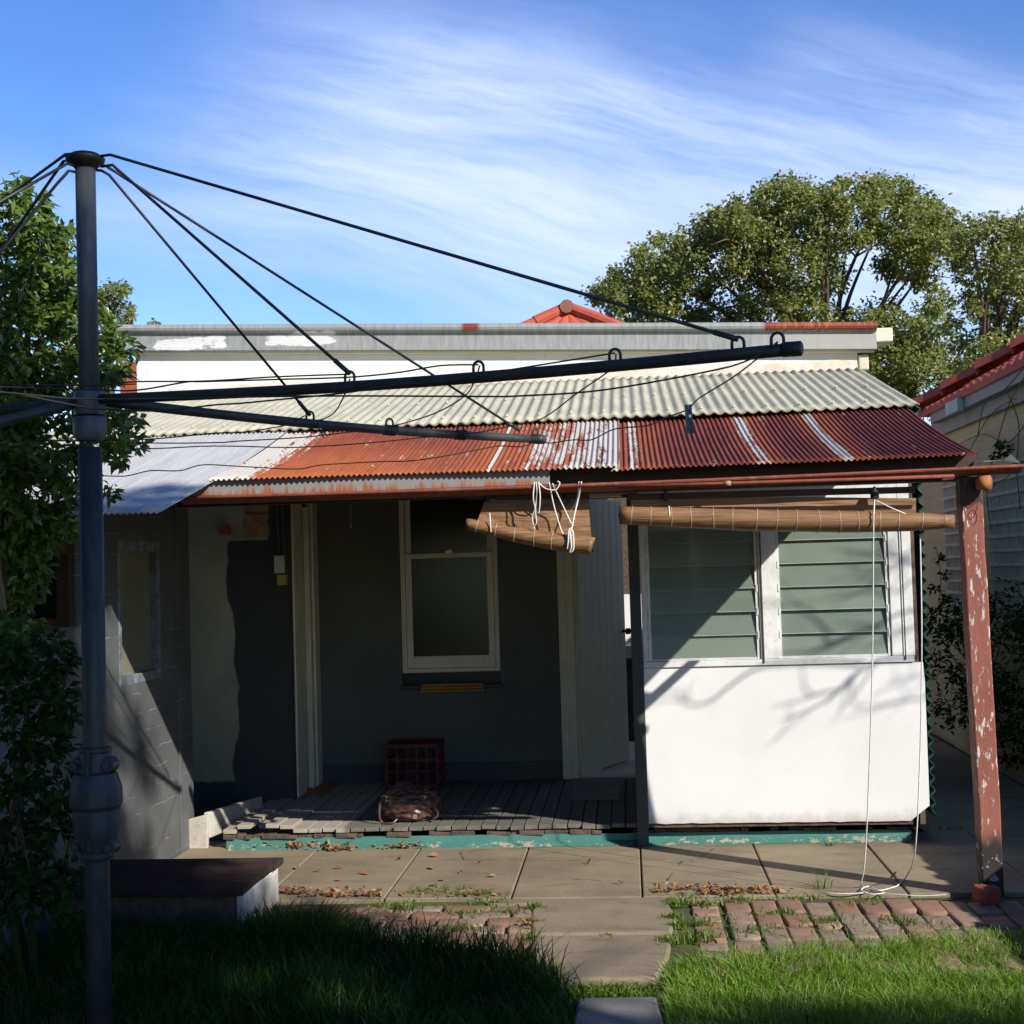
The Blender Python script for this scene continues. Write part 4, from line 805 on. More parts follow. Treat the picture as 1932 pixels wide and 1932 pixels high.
wire(chain([(1160, 666), (1010, 690), (828, 719), (734, 727), (653, 741), (515, 755), (453, 761), (405, 764), (300, 775), (191, 772), (137, 764), (0, 739), (-160, 728)], 3.8, 3.45))
wire(chain([(575, 784), (545, 800), (515, 807), (453, 816), (410, 817), (290, 828), (191, 831), (0, 832), (-200, 834)], 5.05, 5.0)); wire(chain([(735, 806), (678, 813), (571, 825), (453, 832), (410, 835), (300, 836), (191, 832), (0, 833), (-200, 836)], 5.38, 5.1))
wire(chain([(868, 822), (812, 824), (703, 835), (562, 844), (453, 842), (383, 842), (300, 846), (189, 848), (145, 853), (0, 857), (-200, 860)], 5.62, 5.2))
wire(chain([(1005, 836), (980, 843), (937, 842), (859, 857), (781, 869), (718, 871), (609, 877), (559, 885), (453, 880), (383, 877), (339, 888), (284, 888), (238, 898), (189, 898), (145, 903), (0, 905), (-200, 908)], 5.9, 5.55))
# pegs
def peg(name, mat, label, c, ang, size, yaw):
    t = thing(name, label, 'clothes peg', c); Mx = Matrix.Rotation(yaw, 3, 'Z') @ Matrix.Rotation(ang, 3, 'Y')
    for s in (-1, 1):
        m_ = MB(); prof = [(0.0035, 0.5), (0.0008, 0.3), (0.0005, 0.0), (0.0015, -0.1), (0.006, -0.5), (0.0105, -0.5), (0.0085, 0.0), (0.0085, 0.3), (0.0095, 0.5)]
        k = size/0.085
        m_.prism([Vector(c) + Mx @ Vector((s*x*k, -0.006*k, z*size)) for x, z in prof][::s], Mx @ Vector((0, 0.012*k, 0))); m_.build('peg_half', mat, t)
    m_ = MB(); m_.tube([Vector(c)+Mx @ Vector((0, -0.009*k, 0.1*size)), Vector(c)+Mx @ Vector((0, 0.009*k, 0.1*size))], 0.005*k, 8); m_.build('spring', M['brass'], t)
peg('clothes_peg', M['peg_blue'], 'blue plastic peg clipped on the line between the two right arms', at(1300, 791, 4.33), R(-2), 0.092, R(20))
peg('clothes_peg', M['peg_green'], 'dark green peg hanging askew from the lower dark arm', at(607, 812, 5.1), R(-28), 0.06, R(0))
# ================================================================== BLINDS
def blind(label, name, r0, r1, p0, p1, sheet, rail, ends, ypos):
    t = thing(name, label, 'blind', rail[0])
    a, c = p0, p1; n = 40; d = (c-a); u = Vector((0, 0, 1)); v = d.normalized().cross(u).normalized(); u = v.cross(d.normalized())
    m_ = MB(); k = 20; vs = []
    for i in range(n+1):
        q = i/n; ctr = a + d*q - Vector((0, 0, 0.012*math.sin(math.pi*q))); rr = ends(q)
        for j in range(k):
            an = 2*math.pi*j/k; r = rr*(1+0.06*math.sin(an*2+0.8)+0.05*mnoise.noise((q*6, math.cos(an)*1.3, math.sin(an)*1.3)))
            jit = (random.uniform(-0.012, 0.012) if i in (0, n) else 0); cc = ctr + d.normalized()*jit
            vs.append(cc + u*(r*math.sin(an)) + v*(r*math.cos(an)))
    fs = [(i*k+j, i*k+(j+1) % k, (i+1)*k+(j+1) % k, (i+1)*k+j) for i in range(n) for j in range(k)]
    m_.add(vs, fs + [tuple(range(k))[::-1], tuple(range(n*k, n*k+k))]); roll = m_.build('roll', M['bamboo'], t, smooth=True)
    L = d.length; q = 0.05
    m_ = MB()
    while q < L-0.02:
        f = q/L; i = int(f*n); ctr = a + d*f - Vector((0, 0, 0.012*math.sin(math.pi*f))); rr = ends(f)*1.035
        ring = [ctr + u*(rr*1.03*math.sin(an)*(1+0.05*math.sin(an*2+0.8))) + v*(rr*1.03*math.cos(an)) + d.normalized()*0.004*math.sin(an+q*9) for an in np.linspace(0, 2*math.pi, 21)]
        m_.tube(ring, 0.0011, 4, False); q += 0.094 + random.uniform(-0.012, 0.016)
    o = m_.build('thread', M['thread'], roll); o['kind'] = 'stuff'
    m_ = MB(); A, B, C, D = sheet; nx, nz = 24, 8; vs = []
    for j in range(nz+1):
        for i in range(nx+1):
            p = A.lerp(B, i/nx).lerp(D.lerp(C, i/nx), j/nz); p = p + Vector((0, 0.006*mnoise.noise((i*0.3, j*0.5, 1)), 0)); vs.append(p)
    m_.add(vs, [(j*(nx+1)+i, j*(nx+1)+i+1, (j+1)*(nx+1)+i+1, (j+1)*(nx+1)+i) for j in range(nz) for i in range(nx)]); m_.build('hanging_part', M['bamboo'], t, solid=0.003)
    m_ = MB(); m_.beam(rail[0], rail[1], 0.018, 0.03); m_.build('head_rail', M['brown_rail'], t)
    return t
YBL = 6.47
rb = blind('long rolled bamboo blind hanging nearly level in front of the louvre windows', 'bamboo_blind', 0, 0, at(1171, 972, YBL), at(1796, 984, YBL), [at(1190, 935, YBL+0.05), at(1728, 940, YBL+0.05), at(1728, 975, YBL+0.05), at(1190, 970, YBL+0.05)], (at(1184, 938, YBL+0.05), at(1726, 924, YBL+0.05)),
           lambda q: 0.043 + 0.010*math.sin(math.pi*min(1, q*1.05)) + (0 if q < 0.88 else -0.003 if q < 0.93 else -0.006 if q < 0.97 else -0.010), YBL)
lb = blind('short bamboo blind rolled up crooked, sagging towards its right end beside the open door', 'bamboo_blind', 0, 0, at(881, 988, YBL), at(1118, 1030, YBL-0.03), [at(915, 945, YBL+0.05), at(1110, 940, YBL+0.05), at(1116, 1020, YBL+0.03), at(900, 985, YBL+0.03)], (at(880, 936, YBL+0.05), at(1112, 936, YBL+0.05)),
           lambda q: 0.026 + 0.017*min(1, q*1.3+0.1), YBL)
def cordp(parent, pts, r=0.0032, k=8): m_ = MB(); m_.tube(spline(pts, k), r, 6); m_.build('cord', M['cord'], parent, smooth=True)
Y = YBL
def c(*pp): return [at(px, py, y) for px, py, y in pp]
cordp(rb, c((1262, 955, Y-0.01), (1263, 968, Y-0.05), (1263, 988, Y-0.03)), 0.003); cordp(rb, c((1650, 940, Y), (1649, 965, Y-0.05), (1648, 1000, Y-0.055), (1646, 1240, 6.5), (1640, 1450, 6.6), (1632, 1620, 6.72), (1624, 1668, 6.78)))
cordp(rb, c((1652, 944, Y), (1690, 962, Y-0.03), (1722, 975, Y-0.02)), 0.003); cordp(rb, [*c((1736, 1008, Y+0.04), (1739, 1200, 6.5), (1736, 1420, 6.58), (1727, 1600, 6.66)), g(1712, 1650, 0.03), g(1692, 1672, 0.005)])
gp = [(1692, 1672), (1660, 1680), (1640, 1672), (1625, 1679), (1642, 1687), (1668, 1684), (1640, 1677), (1622, 1670)]
cordp(rb, [g(px, py, 0.006+0.004*(i % 2)) for i, (px, py) in enumerate(gp)]); cordp(rb, [g(px, py, 0.006) for px, py in ((1660, 1684), (1700, 1688), (1740, 1690), (1785, 1688))], 0.002); cordp(rb, [g(px, py, 0.006) for px, py in ((1636, 1684), (1600, 1686), (1565, 1685), (1555, 1682))], 0.0025)
m_ = MB(); q = at(1650, 930, Y); m_.lathe(q - Vector((0, 0, 0.03)), [(0.008, 0), (0.02, 0.008), (0.02, 0.03), (0.01, 0.045), (0.004, 0.06)], 12); m_.build('pulley', M['cap'], rb)
m_ = MB(); q = at(1256, 935, Y+0.02); m_.obox(q, (0.02, 0.03, 0.05)); m_.build('pulley', M['cap'], rb, bevel=0.004)
# tangled cords of the short blind
cordp(lb, c((1008, 909, 6.385), (1006, 940, Y-0.09), (1009, 960, Y-0.07), (1004, 975, Y-0.06), (1007, 992, Y-0.05), (1012, 985, Y-0.06), (1010, 962, Y-0.07), (1013, 930, Y-0.08), (1011, 909, 6.385)))
cordp(lb, c((1016, 909, 6.385), (1019, 938, Y-0.09), (1016, 968, Y-0.07), (1009, 958, Y-0.06), (1006, 985, Y-0.05), (1008, 998, Y-0.05))); cordp(lb, c((1018, 912, 6.385), (1030, 922, 6.38), (1048, 924, 6.38), (1056, 912, 6.382), (1052, 908, 6.385)))
cordp(lb, c((1036, 910, 6.385), (1044, 950, Y-0.05), (1054, 985, Y-0.06), (1062, 1006, Y-0.06), (1078, 1010, Y-0.06), (1082, 1006, Y-0.06))); cordp(lb, c((1042, 912, 6.385), (1060, 950, Y-0.04), (1076, 984, Y-0.06), (1080, 992, Y-0.07)))
cordp(lb, c((1097, 909, 6.385), (1091, 940, Y-0.04), (1083, 975, Y-0.06), (1080, 992, Y-0.07), (1076, 1005, Y-0.08), (1078, 1030, Y-0.08), (1075, 1042, Y-0.07), (1082, 1035, Y-0.08), (1081, 1005, Y-0.08), (1074, 998, Y-0.08), (1072, 1020, Y-0.08), (1070, 1036, Y-0.07)), 0.0038)
cordp(lb, c((924, 968, Y-0.02), (925, 985, Y-0.045), (926, 1004, Y-0.04)), 0.003); cordp(lb, c((1092, 909, 6.385), (1090, 935, Y-0.04), (1084, 955, Y-0.03), (1076, 962, Y-0.01)), 0.0028)
for p in ((920, 938), (1058, 938), (1072, 942)): m_ = MB(); m_.obox(at(*p, Y+0.02), (0.016, 0.03, 0.04)); m_.build('pulley', M['cap'], lb, bevel=0.004)

# ================================================================== THINGS ON THE PORCH
# milk crate
q = g(780, 1484, FL); CY = 9.5; cx = at(779, 1440, CY).x
cr = thing('milk_crate', 'dark red plastic crate standing on the porch boards under the sash window', 'crate', (cx, CY+0.1, FL))
W, H = 0.37, 0.315; y0, y1 = CY-0.05, CY+0.28
m_ = MB(); m_.box((cx-W/2+0.016, y0+0.016, FL+H-0.02), (cx+W/2-0.016, y1-0.016, FL+H-0.012)); m_.build('crate_base', M['crate'], cr)
def rim(z, h):
    k = MB(); k.box((cx-W/2, y0, z), (cx+W/2, y0+0.016, z+h)); k.box((cx-W/2, y1-0.016, z), (cx+W/2, y1, z+h)); k.box((cx-W/2, y0+0.016, z), (cx-W/2+0.016, y1-0.016, z+h)); k.box((cx+W/2-0.016, y0+0.016, z), (cx+W/2, y1-0.016, z+h)); return k
rim(FL+0.004, 0.04).build('rim', M['crate'], cr, bevel=0.004); rim(FL+H-0.03, 0.03).build('rim', M['crate'], cr, bevel=0.004)
m_ = MB()
for z in (0.12, 0.2): 
    k = rim(FL+z, 0.016); m_.add(k.v, k.f)
zA, zB = FL+0.045, FL+H-0.031
for i in range(6):
    x = cx-W/2+0.004+(W-0.022)*i/5; m_.box((x, y0+0.003, zA), (x+0.014, y0+0.013, zB)); m_.box((x, y1-0.013, zA), (x+0.014, y1-0.003, zB))
for i in range(1, 5):
    y = y0+(y1-y0-0.014)*i/5
    for x in (cx-W/2+0.003, cx+W/2-0.013): m_.box((x, y, zA), (x+0.010, y+0.014, zB))
m_.build('lattice_side', M['crate'], cr)
def blob(name, mat, parent, c, rx, ry, rz, fn, nu=64, nv=40, smooth=True):
    m_ = MB(); vs = []; c = Vector(c)
    for j in range(nv+1):
        th = math.pi*j/nv
        for i in range(nu):
            ph = 2*math.pi*i/nu; d = Vector((math.sin(th)*math.cos(ph), math.sin(th)*math.sin(ph), math.cos(th))); vs.append(c + fn(d, rx, ry, rz))
    m_.add(vs, [(j*nu+i, (j+1)*nu+i, (j+1)*nu+(i+1) % nu, j*nu+(i+1) % nu) for j in range(nv) for i in range(nu)]); return m_.build(name, mat, parent, smooth=smooth)
def bagfn(seed, sq, amp):
    def f(d, rx, ry, rz):
        p = Vector((math.copysign(abs(d.x)**sq, d.x)*rx, math.copysign(abs(d.y)**sq, d.y)*ry, 0)); z = math.copysign(abs(d.z)**(sq*0.8), d.z)
        taper = 1-0.35*max(0, z)**1.5; p.x *= taper; p.y *= taper; w = 0
        w += amp*(1-abs(mnoise.noise((d.x*2.2+seed, d.y*1.8+d.z*2.6, d.z*3.4))*2.2)); w += amp*0.55*(1-abs(mnoise.noise((d.x*5+d.z*3, d.y*5+seed, d.z*6-d.x*2))*2.4))
        k = 1 + w; p *= k; hz = max(-0.98, z)*rz*(1+0.5*w) + (0.10*rz*math.sin(d.x*5+seed) if z > 0.1 else 0) - 0.16*rz*max(0, d.x)*max(0, z)
        return Vector((p.x, p.y, hz))
    return f
bx = at(772, 1515, 8.28).x
bag = thing('handbag', 'slouched shiny brown leather handbag lying on the porch boards', 'handbag', (bx, 8.3, FL))
blob('bag_body', M['leather'], bag, (bx, 8.32, FL+0.108), 0.165, 0.12, 0.112, bagfn(3.3, 0.9, 0.12), 90, 56)
m_ = MB(); m_.tube(spline([(bx-0.115, 8.245, FL+0.14), (bx-0.155, 8.20, FL+0.14), (bx-0.165, 8.18, FL+0.06), (bx-0.15, 8.185, FL+0.012), (bx-0.09, 8.17, FL+0.01), (bx-0.06, 8.19, FL+0.03)], 7), 0.0075, 8); m_.build('strap', M['leather'], bag, smooth=True)
m_ = MB(); m_.tube(spline([(bx-0.12, 8.24, FL+0.14), (bx-0.08, 8.20, FL+0.16), (bx-0.01, 8.195, FL+0.15), (bx+0.05, 8.2, FL+0.155), (bx+0.1, 8.24, FL+0.14)], 7), 0.0065, 8); m_.build('strap', M['leather'], bag, smooth=True)
m_ = MB(); m_.tube(spline([(bx+0.09, 8.25, FL+0.15), (bx+0.15, 8.22, FL+0.12), (bx+0.18, 8.22, FL+0.05), (bx+0.15, 8.215, FL+0.02)], 7), 0.007, 8); m_.build('strap', M['leather'], bag, smooth=True)
for px, pz in ((bx-0.118, 0.145), (bx+0.095, 0.15), (bx-0.14, 0.155)): m_ = MB(); m_.tube([Vector((px, 8.222, FL+pz)) + Vector((0.012*math.cos(a), 0, 0.012*math.sin(a))) for a in np.linspace(0, 2*math.pi, 13)], 0.0032, 6, False); m_.build('buckle', M['brass'], bag, smooth=True)
m_ = MB(); m_.prism([(bx+0.03, 8.20, FL+0.03), (bx+0.055, 8.20, FL+0.025), (bx+0.06, 8.205, FL+0.07), (bx+0.04, 8.205, FL+0.075)], (0, 0.003, 0)); m_.build('tag', paint('tan_leather', (0.3, 0.2, 0.1), None, 12, 0.4), bag)
# orange slats on the sill
for i, (lab) in enumerate(('lowest orange timber slat in the pile on the sash window sill', 'middle orange timber slat in the pile on the sash window sill', 'topmost orange timber slat in the pile on the sash window sill')):
    m_ = MB(); a, e = at(792+i*2, 1300, 9.79), at(914-i*1, 1297, 9.79); z = WZ0-0.136+i*0.021; m_.obox(((a.x+e.x)/2, 9.80, z+0.01), (e.x-a.x, 0.035, 0.018), Matrix.Rotation(R(0.5*(i-1)), 3, 'Z')); tag(m_.build('timber_slat', M['slat'], None, bevel=0.003), lab, 'slat', 'orange timber slats piled on the window sill')
# loose sheet on the boards
m_ = MB(); P = [g(1084, 1470, FL+0.006), g(1168, 1468, FL+0.006), g(1166, 1509, FL+0.006), g(1079, 1509, FL+0.006)]; m_.prism([Vector((p.x, p.y, FL+0.003)) for p in P[::-1]], (0, 0, 0.009)); tag(m_.build('board', paint('grey_hardboard', (0.16, 0.16, 0.14), (0.12, 0.12, 0.11), 4, 0.6), None), 'flat grey board lying on the porch floor before the open door', 'board')
# chocks at the foot of the post
m_ = MB(); q = g(1868, 1694); blobc = Vector((q.x, 6.72, 0.02))
def rockfn(d, rx, ry, rz): 
    k = 1+0.16*mnoise.noise(d*1.7); s_ = lambda v: math.copysign(abs(v)**0.45, v); return Vector((s_(d.x)*rx*k, s_(d.y)*ry*k, s_(d.z)*rz*k))
ch = blob('brick', M['redbrick'], None, (0, 0, 0), 0.062, 0.04, 0.042, rockfn, 24, 16); ch.location = (at(1862, 1690, 6.62).x, 6.62, 0.035); ch.rotation_euler = (0.1, 0.15, 0.5); tag(ch, 'broken brown brick wedged at the foot of the leaning red post', 'brick')

# ================================================================== NEIGHBOURS
nb = thing('house', 'cream brick neighbouring house with red tiled roof and blue grey eaves', 'house', (2.9, 10, 0))
NX = 2.76; EX = 2.62; EY = 12.35; Ez = 2.84; pitch = math.tan(R(29))
m_ = MB(); m_.box((NX, 8.8, -0.1), (NX+0.2, EY-0.1, Ez-0.16)); m_.box((NX+0.2, EY-0.3, -0.1), (7, EY-0.1, Ez-0.16)); m_.box((NX+0.02, EY-0.098, -0.1), (NX+0.2, 14.6, 2.72)); m_.build('wall', M['cream_brick'], nb)
m_ = MB(); m_.prism([(EX+0.08, 8.6, Ez-0.2), (EX+0.08, EY, Ez-0.2), (EX+0.08, EY, Ez-0.02), (EX+0.08, 8.6, Ez-0.02)], (0.03, 0, 0)); m_.prism([(EX, 8.6, Ez-0.10), (EX, EY-0.35, Ez-0.10), (EX, EY-0.35, Ez), (EX, 8.6, Ez)], (0.075, 0, 0)); m_.build('eaves_board', M['barge'], nb)
m_ = MB(); m_.box((EX+0.111, 8.6, Ez-0.19), (NX+0.1, EY-0.02, Ez-0.17)); m_.build('soffit', M['cream'], nb)
q = atx(1802, 768, EX-0.02); m_ = MB(); m_.box((EX-0.05, q.y-0.2, q.z-0.05), (EX-0.003, q.y+0.2, q.z+0.05)); m_.build('eaves_block', M['barge_pale'], nb, bevel=0.004)
def rowz(x): return Ez + (x-EX)*pitch
m_ = MB(); nrow = 9
for i in range(nrow):
    x0 = EX-0.02+i*0.29; x1 = x0+0.31; ymax = EY+0.05-(x0-EX)
    ny = 120; ys = np.linspace(8.2, ymax, ny+1); vs = []
    for y in ys:
        wv = 0.028*abs(math.sin(math.pi*y/0.2)); vs += [(x0, y, rowz(x0)+0.035+wv), (x1, y, rowz(x1)+wv), (x0, y, rowz(x0)-0.01)]
    m_.add(vs, [(3*k, 3*k+3, 3*k+4, 3*k+1) for k in range(ny)] + [(3*k+2, 3*k+5, 3*k+3, 3*k) for k in range(ny)])
m_.build('roof', M['tile'], nb)
m_ = MB(); h0 = Vector((EX-0.03, EY+0.06, Ez+0.06)); hd = Vector((1, -1, pitch)).normalized(); side = hd.cross(Vector((0, 0, 1))).normalized(); up = side.cross(hd)
for i in range(11):
    a = h0 + hd*(i*0.36); e = a + hd*0.39
    ring = [(-0.15, -0.02), (-0.08, 0.065), (0.0, 0.09), (0.08, 0.065), (0.15, -0.02)]
    vs = [a + side*s_ + up*(h+0.025) for s_, h in ring] + [e + side*s_*0.92 + up*(h*0.9) for s_, h in ring] + [a + side*s_ + up*(h-0.03) for s_, h in ring]
    m_.add(vs, [(j, j+1, 6+j, 5+j) for j in range(4)] + [(10+j, 11+j, 1+j, j) for j in range(4)])
m_.build('ridge_cap', M['tile'], nb, solid=0.015)
m_ = MB(); m_.add([(EX-0.05, EY+0.08, Ez), (8, EY+0.08, Ez), (EX+2.6, EY-2.55, Ez+2.64*pitch), (8, EY-2.55, Ez+2.64*pitch)], [(0, 1, 3, 2)]); m_.build('roof', M['tile'], nb)
# lattice on the neighbour's wall
def lattice(y0, y1, z0, z1, label, gr):
    t = thing('trellis', label, 'trellis', (NX-0.02, (y0+y1)/2, z0), gr)
    m_ = MB(); n = int((y1-y0)/0.062)+1
    for i in range(n+1): y = y0+(y1-y0)*i/n; m_.box((NX-0.014, y-0.008, z0), (NX-0.006, y+0.008, z1))
    m_.build('upright_slats', M['trellis'], t)
    m_ = MB(); n = int((z1-z0)/0.095)
    for i in range(n+1): z = z0+(z1-z0)*i/n; m_.box((NX-0.024, y0-0.01, z-0.012), (NX-0.0145, y1+0.01, z+0.012))
    m_.build('cross_slats', M['trellis'], t); return t
lattice(9.40, 10.75, 1.12, 2.26, 'wide grey lattice panel on the cream brick wall right of the post', 'lattice panels on the neighbouring wall'); lattice(11.6, 12.2, 1.0, 2.3, 'narrow grey lattice panel further back on the cream wall, left of the post', 'lattice panels on the neighbouring wall')
# roof showing over the parapet
hr = thing('house', 'red tiled hip roof top of the house behind, peeping over the grey gutter', 'house', (0.2, 15, 0))
ap = at(1070, 584, 15.0); z0 = 3.0; hw = (ap.z-z0)/math.tan(R(26)); HD = 0.28
vs = []; m_ = MB(); cxh = ap.x
m_.add([(cxh-hw, 15-hw*HD, z0), (cxh+hw, 15-hw*HD, z0), (cxh, 15, ap.z), (cxh-hw, 19, z0), (cxh+hw, 19, z0), (cxh, 19, ap.z)], [(1, 4, 5, 2), (0, 2, 5, 3), (3, 5, 4)])
n = 46; vs = []
for j in range(9):
    t = j/8
    for i in range(n*4+1):
        s_ = i/(n*4); x = (2*s_-1)*hw*(1-t); vs.append((cxh+x, 15-hw*HD*(1-t), z0+(ap.z-z0)*t+0.028*abs(math.sin(math.pi*n*s_*(1-t)+0))))
w = n*4+1; m_.add(vs, [(j*w+i, j*w+i+1, (j+1)*w+i+1, (j+1)*w+i) for j in range(8) for i in range(n*4)])
m_.build('roof', M['tile'], hr)
m_ = MB()
for s_ in (-1, 1):
    a = Vector((cxh, 15, ap.z+0.03)); e = Vector((cxh+s_*hw, 15-hw*HD, z0+0.03)); d = (e-a).normalized()
    for k in range(9): p = a+d*(k*0.38); m_.tube([p, p+d*0.40], [0.06, 0.072], 10)
m_.build('ridge_cap', M['tile'], hr, smooth=False)
m_ = MB(); blobf = lambda d, rx, ry, rz: Vector((d.x*rx, d.y*ry, d.z*rz))
m_.tube([(cxh, 14.9, ap.z+0.02), (cxh, 16.2, ap.z+0.02)], 0.075, 10); m_.build('ridge_end', M['tile_pale'], hr)
m_ = MB(); m_.box((cxh-hw+0.3, 15-hw*HD+0.3, 0), (cxh+hw-0.3, 18.7, z0+0.1)); m_.build('wall', M['cream_brick'], hr)

# ================================================================== PLANTS
def leaves(name, mat, parent, P, L, Wd, up=0.35, droop=0.0, seed=0, outward=None, sunb=0.6):
    r = np.random.default_rng(seed); n = len(P); P = np.asarray(P, float)
    d = r.normal(size=(n, 3)); d[:, 2] = d[:, 2]*0.7 - droop
    if outward is not None: d += outward*0.9
    d /= np.linalg.norm(d, axis=1)[:, None]
    nn = r.normal(size=(n, 3))*0.75 + np.array([0.15, -0.2, up*2.4])*1.0 + sunb*np.array([0.65, -0.6, 0.5]); s = np.cross(d, nn); s /= (np.linalg.norm(s, axis=1)[:, None]+1e-9); nrm = np.cross(s, d)
    l = (L*r.uniform(0.65, 1.25, n))[:, None]; w = (Wd*r.uniform(0.7, 1.2, n))[:, None]*0.5
    base = P; tip = P + d*l - np.array([0, 0, 1])*l*0.12; mid = P + d*l*0.45
    a = mid + s*w + nrm*w*0.35; b = mid - s*w + nrm*w*0.35
    V = np.stack([base, a, tip, b], 1).reshape(-1, 3); i = np.arange(n)[:, None]*4
    F = np.concatenate([i+[0, 1, 2], i+[0, 2, 3]], 1).reshape(-1, 3)
    return np_mesh(name, V, F, mat, parent)
def clump_points(cl, per, r, flat=0.85, shell=0.55, depth=None):
    out = []; dirs = []
    for (c, rad) in cl:
        n = max(6, int(per*rad*rad)); k = 3 + int(rad*4)
        subs = r.normal(size=(k*3, 3)); subs /= np.linalg.norm(subs, axis=1)[:, None]; subs = np.array(c) + subs*rad*r.uniform(shell, 1.0, (k*3, 1))*np.array([1, depth or 1, flat])
        idx = r.integers(0, len(subs), n); p = subs[idx] + r.normal(size=(n, 3))*rad*0.21
        out.append(p); dd = p - np.array(c); dd /= (np.linalg.norm(dd, axis=1)[:, None]+1e-9); dirs.append(dd)
    return np.concatenate(out), np.concatenate(dirs)
def limbs(name, mat, parent, base, targets, r0, seed, twist=0.12, fork=None):
    rr = random.Random(seed); m_ = MB(); base = Vector(base)
    fork = Vector(fork) if fork else base.lerp(Vector(targets[0]), 0.4)
    m_.tube(spline([base, base.lerp(fork, 0.5) + Vector((rr.uniform(-1, 1), rr.uniform(-1, 1), 0))*twist*0.5, fork], 6), [r0*(1-0.35*i/12) for i in range(13)], 10)
    for t in targets:
        t = Vector(t); L = (t-fork).length; mid = fork.lerp(t, 0.5) + Vector((rr.uniform(-1, 1), rr.uniform(-1, 1), rr.uniform(0, 1)))*twist*L*0.6
        P = spline([fork - Vector((0, 0, r0*0.5)), mid, t], 6); m_.tube(P, [r0*0.5*(1-0.88*i/(len(P)-1)) for i in range(len(P))], 7)
        for k in range(3):
            q = P[rr.randint(4, len(P)-2)]; e = q + Vector((rr.uniform(-1, 1), rr.uniform(-1, 1), rr.uniform(-0.6, 0.5)))*min(L*0.2, 0.7); m_.tube([q, q.lerp(e, 0.5)+Vector((0, 0, L*0.02)), e], [r0*0.16, r0*0.1, r0*0.03], 5)
    return m_.build(name, mat, parent, smooth=True)
def tree(name, label, cat, cl_px, Y, yj, per, L, W, leafm, base, fork, r0, seed, group=None, bark='bark', dup=1, droop=0.2, flat=0.85):
    r = np.random.default_rng(seed); rr = random.Random(seed); cl = []
    for px, py, rad in cl_px:
        for k in range(dup):
            y = Y + rr.uniform(-1, 1)*yj; p = at(px + (rr.uniform(-0.4, 0.4)*rad if k else 0), py + (rr.uniform(-0.3, 0.5)*rad if k else 0), y); cl.append((p, rad*Y/FOC))
    t = thing(name, label, cat, base, group); P, D = clump_points(cl, per, r, flat)
    leaves('crown', leafm, t, P, L, W, 0.35, droop, seed, D*0.5)
    tg = [c for c, rad in cl if rad*FOC/Y > 30]; rr.shuffle(tg); limbs('trunk', M[bark], t, base, tg[:26], r0, seed, fork=fork); return t
big = [(1128,555,16),(1165,515,18),(1210,472,18),(1240,452,16),(1285,448,18),(1322,412,18),(1338,385,16),(1382,368,18),(1440,340,18),(1475,328,16),(1535,345,18),(1585,335,18),(1655,328,18),(1700,330,16),(1760,372,16),(1795,410,16),(1806,450,18),(1150,570,38),(1180,545,45),(1222,505,48),(1262,478,42),(1300,480,45),(1345,428,48),(1365,402,40),(1405,395,45),(1455,372,48),(1498,345,30),(1512,370,45),(1560,382,45),(1598,360,40),(1640,352,40),(1690,352,40),(1722,372,38),(1745,402,42),(1772,405,32),(1785,440,36),(1420,455,48),(1470,430,48),(1540,440,45),(1600,420,40),(1660,410,48),(1710,440,50),(1370,500,48),(1310,540,48),(1250,560,45),(1440,520,52),(1500,500,48),(1560,520,40),(1690,490,42),(1740,510,42),(1200,590,40),(1290,595,45),(1370,585,45),(1440,590,48),(1520,580,48),(1580,600,36),(1660,590,36),(1700,620,40),(1750,590,36),(1640,640,30),(1680,660,48),(1720,690,48),(1690,735,50),(1745,735,40),(1775,660,38),(1790,710,35),(1650,700,40),(1765,560,30)]
big = [(x_, y_ + (16 if y_ < 450 else 4), r_*random.uniform(0.8, 1.12)) for x_, y_, r_ in big]
tree('broadleaf_tree', 'large round olive green tree rising behind the right end of the roof', 'tree', big, 24.0, 1.3, 3700, 0.085, 0.058, M['leaf_tree'], at(1560, 1000, 24.5) - Vector((0, 0, at(1560, 1000, 24.5).z)), at(1560, 760, 24.5), 0.14, 3, 'trees behind the houses', dup=2)
edge = [(1802,470,26),(1820,492,26),(1850,428,24),(1905,435,26),(1935,430,28),(1890,470,30),(1860,540,30),(1815,570,26),(1930,520,34),(1812,432,26),(1838,455,32),(1880,440,34),(1915,468,38),(1945,480,40),(1862,500,36),(1905,530,42),(1950,560,45),(1830,520,24),(1870,585,38),(1920,610,42),(1842,640,34),(1885,660,40),(1830,690,32),(1860,715,34),(1800,620,22),(1960,650,45),(1812,745,28),(1925,690,30)]
tree('broadleaf_tree', 'looser yellow green tree at the right edge above the neighbouring tiles', 'tree', edge, 20.0, 1.0, 3300, 0.072, 0.05, M['leaf_tree'], at(1880, 1000, 20.3) - Vector((0, 0, at(1880, 1000, 20.3).z)), at(1872, 760, 20.3), 0.10, 5, 'trees behind the houses', dup=2)
dist = [(200,565,26),(222,550,20),(232,585,22),(190,595,26),(215,610,22),(205,540,14),(242,600,12),(170,570,24)]
tree('broadleaf_tree', 'small distant yellowish tree between the pole and the grey gutter end', 'tree', dist, 18.0, 0.5, 6500, 0.06, 0.045, M['leaf_tree'], Vector((at(200, 700, 18).x, 18, 0)), at(205, 640, 18), 0.1, 8, 'trees behind the houses', dup=2)
tree('broadleaf_tree', 'tiny tuft of a far tree top just over the grey gutter near the pole', 'tree', [(290,608,7),(296,612,7),(284,612,7)], 30.0, 0.2, 3500, 0.08, 0.06, M['leaf_tree'], Vector((at(290, 700, 30).x, 30, 0)), at(290, 625, 30), 0.06, 9, 'trees behind the houses')
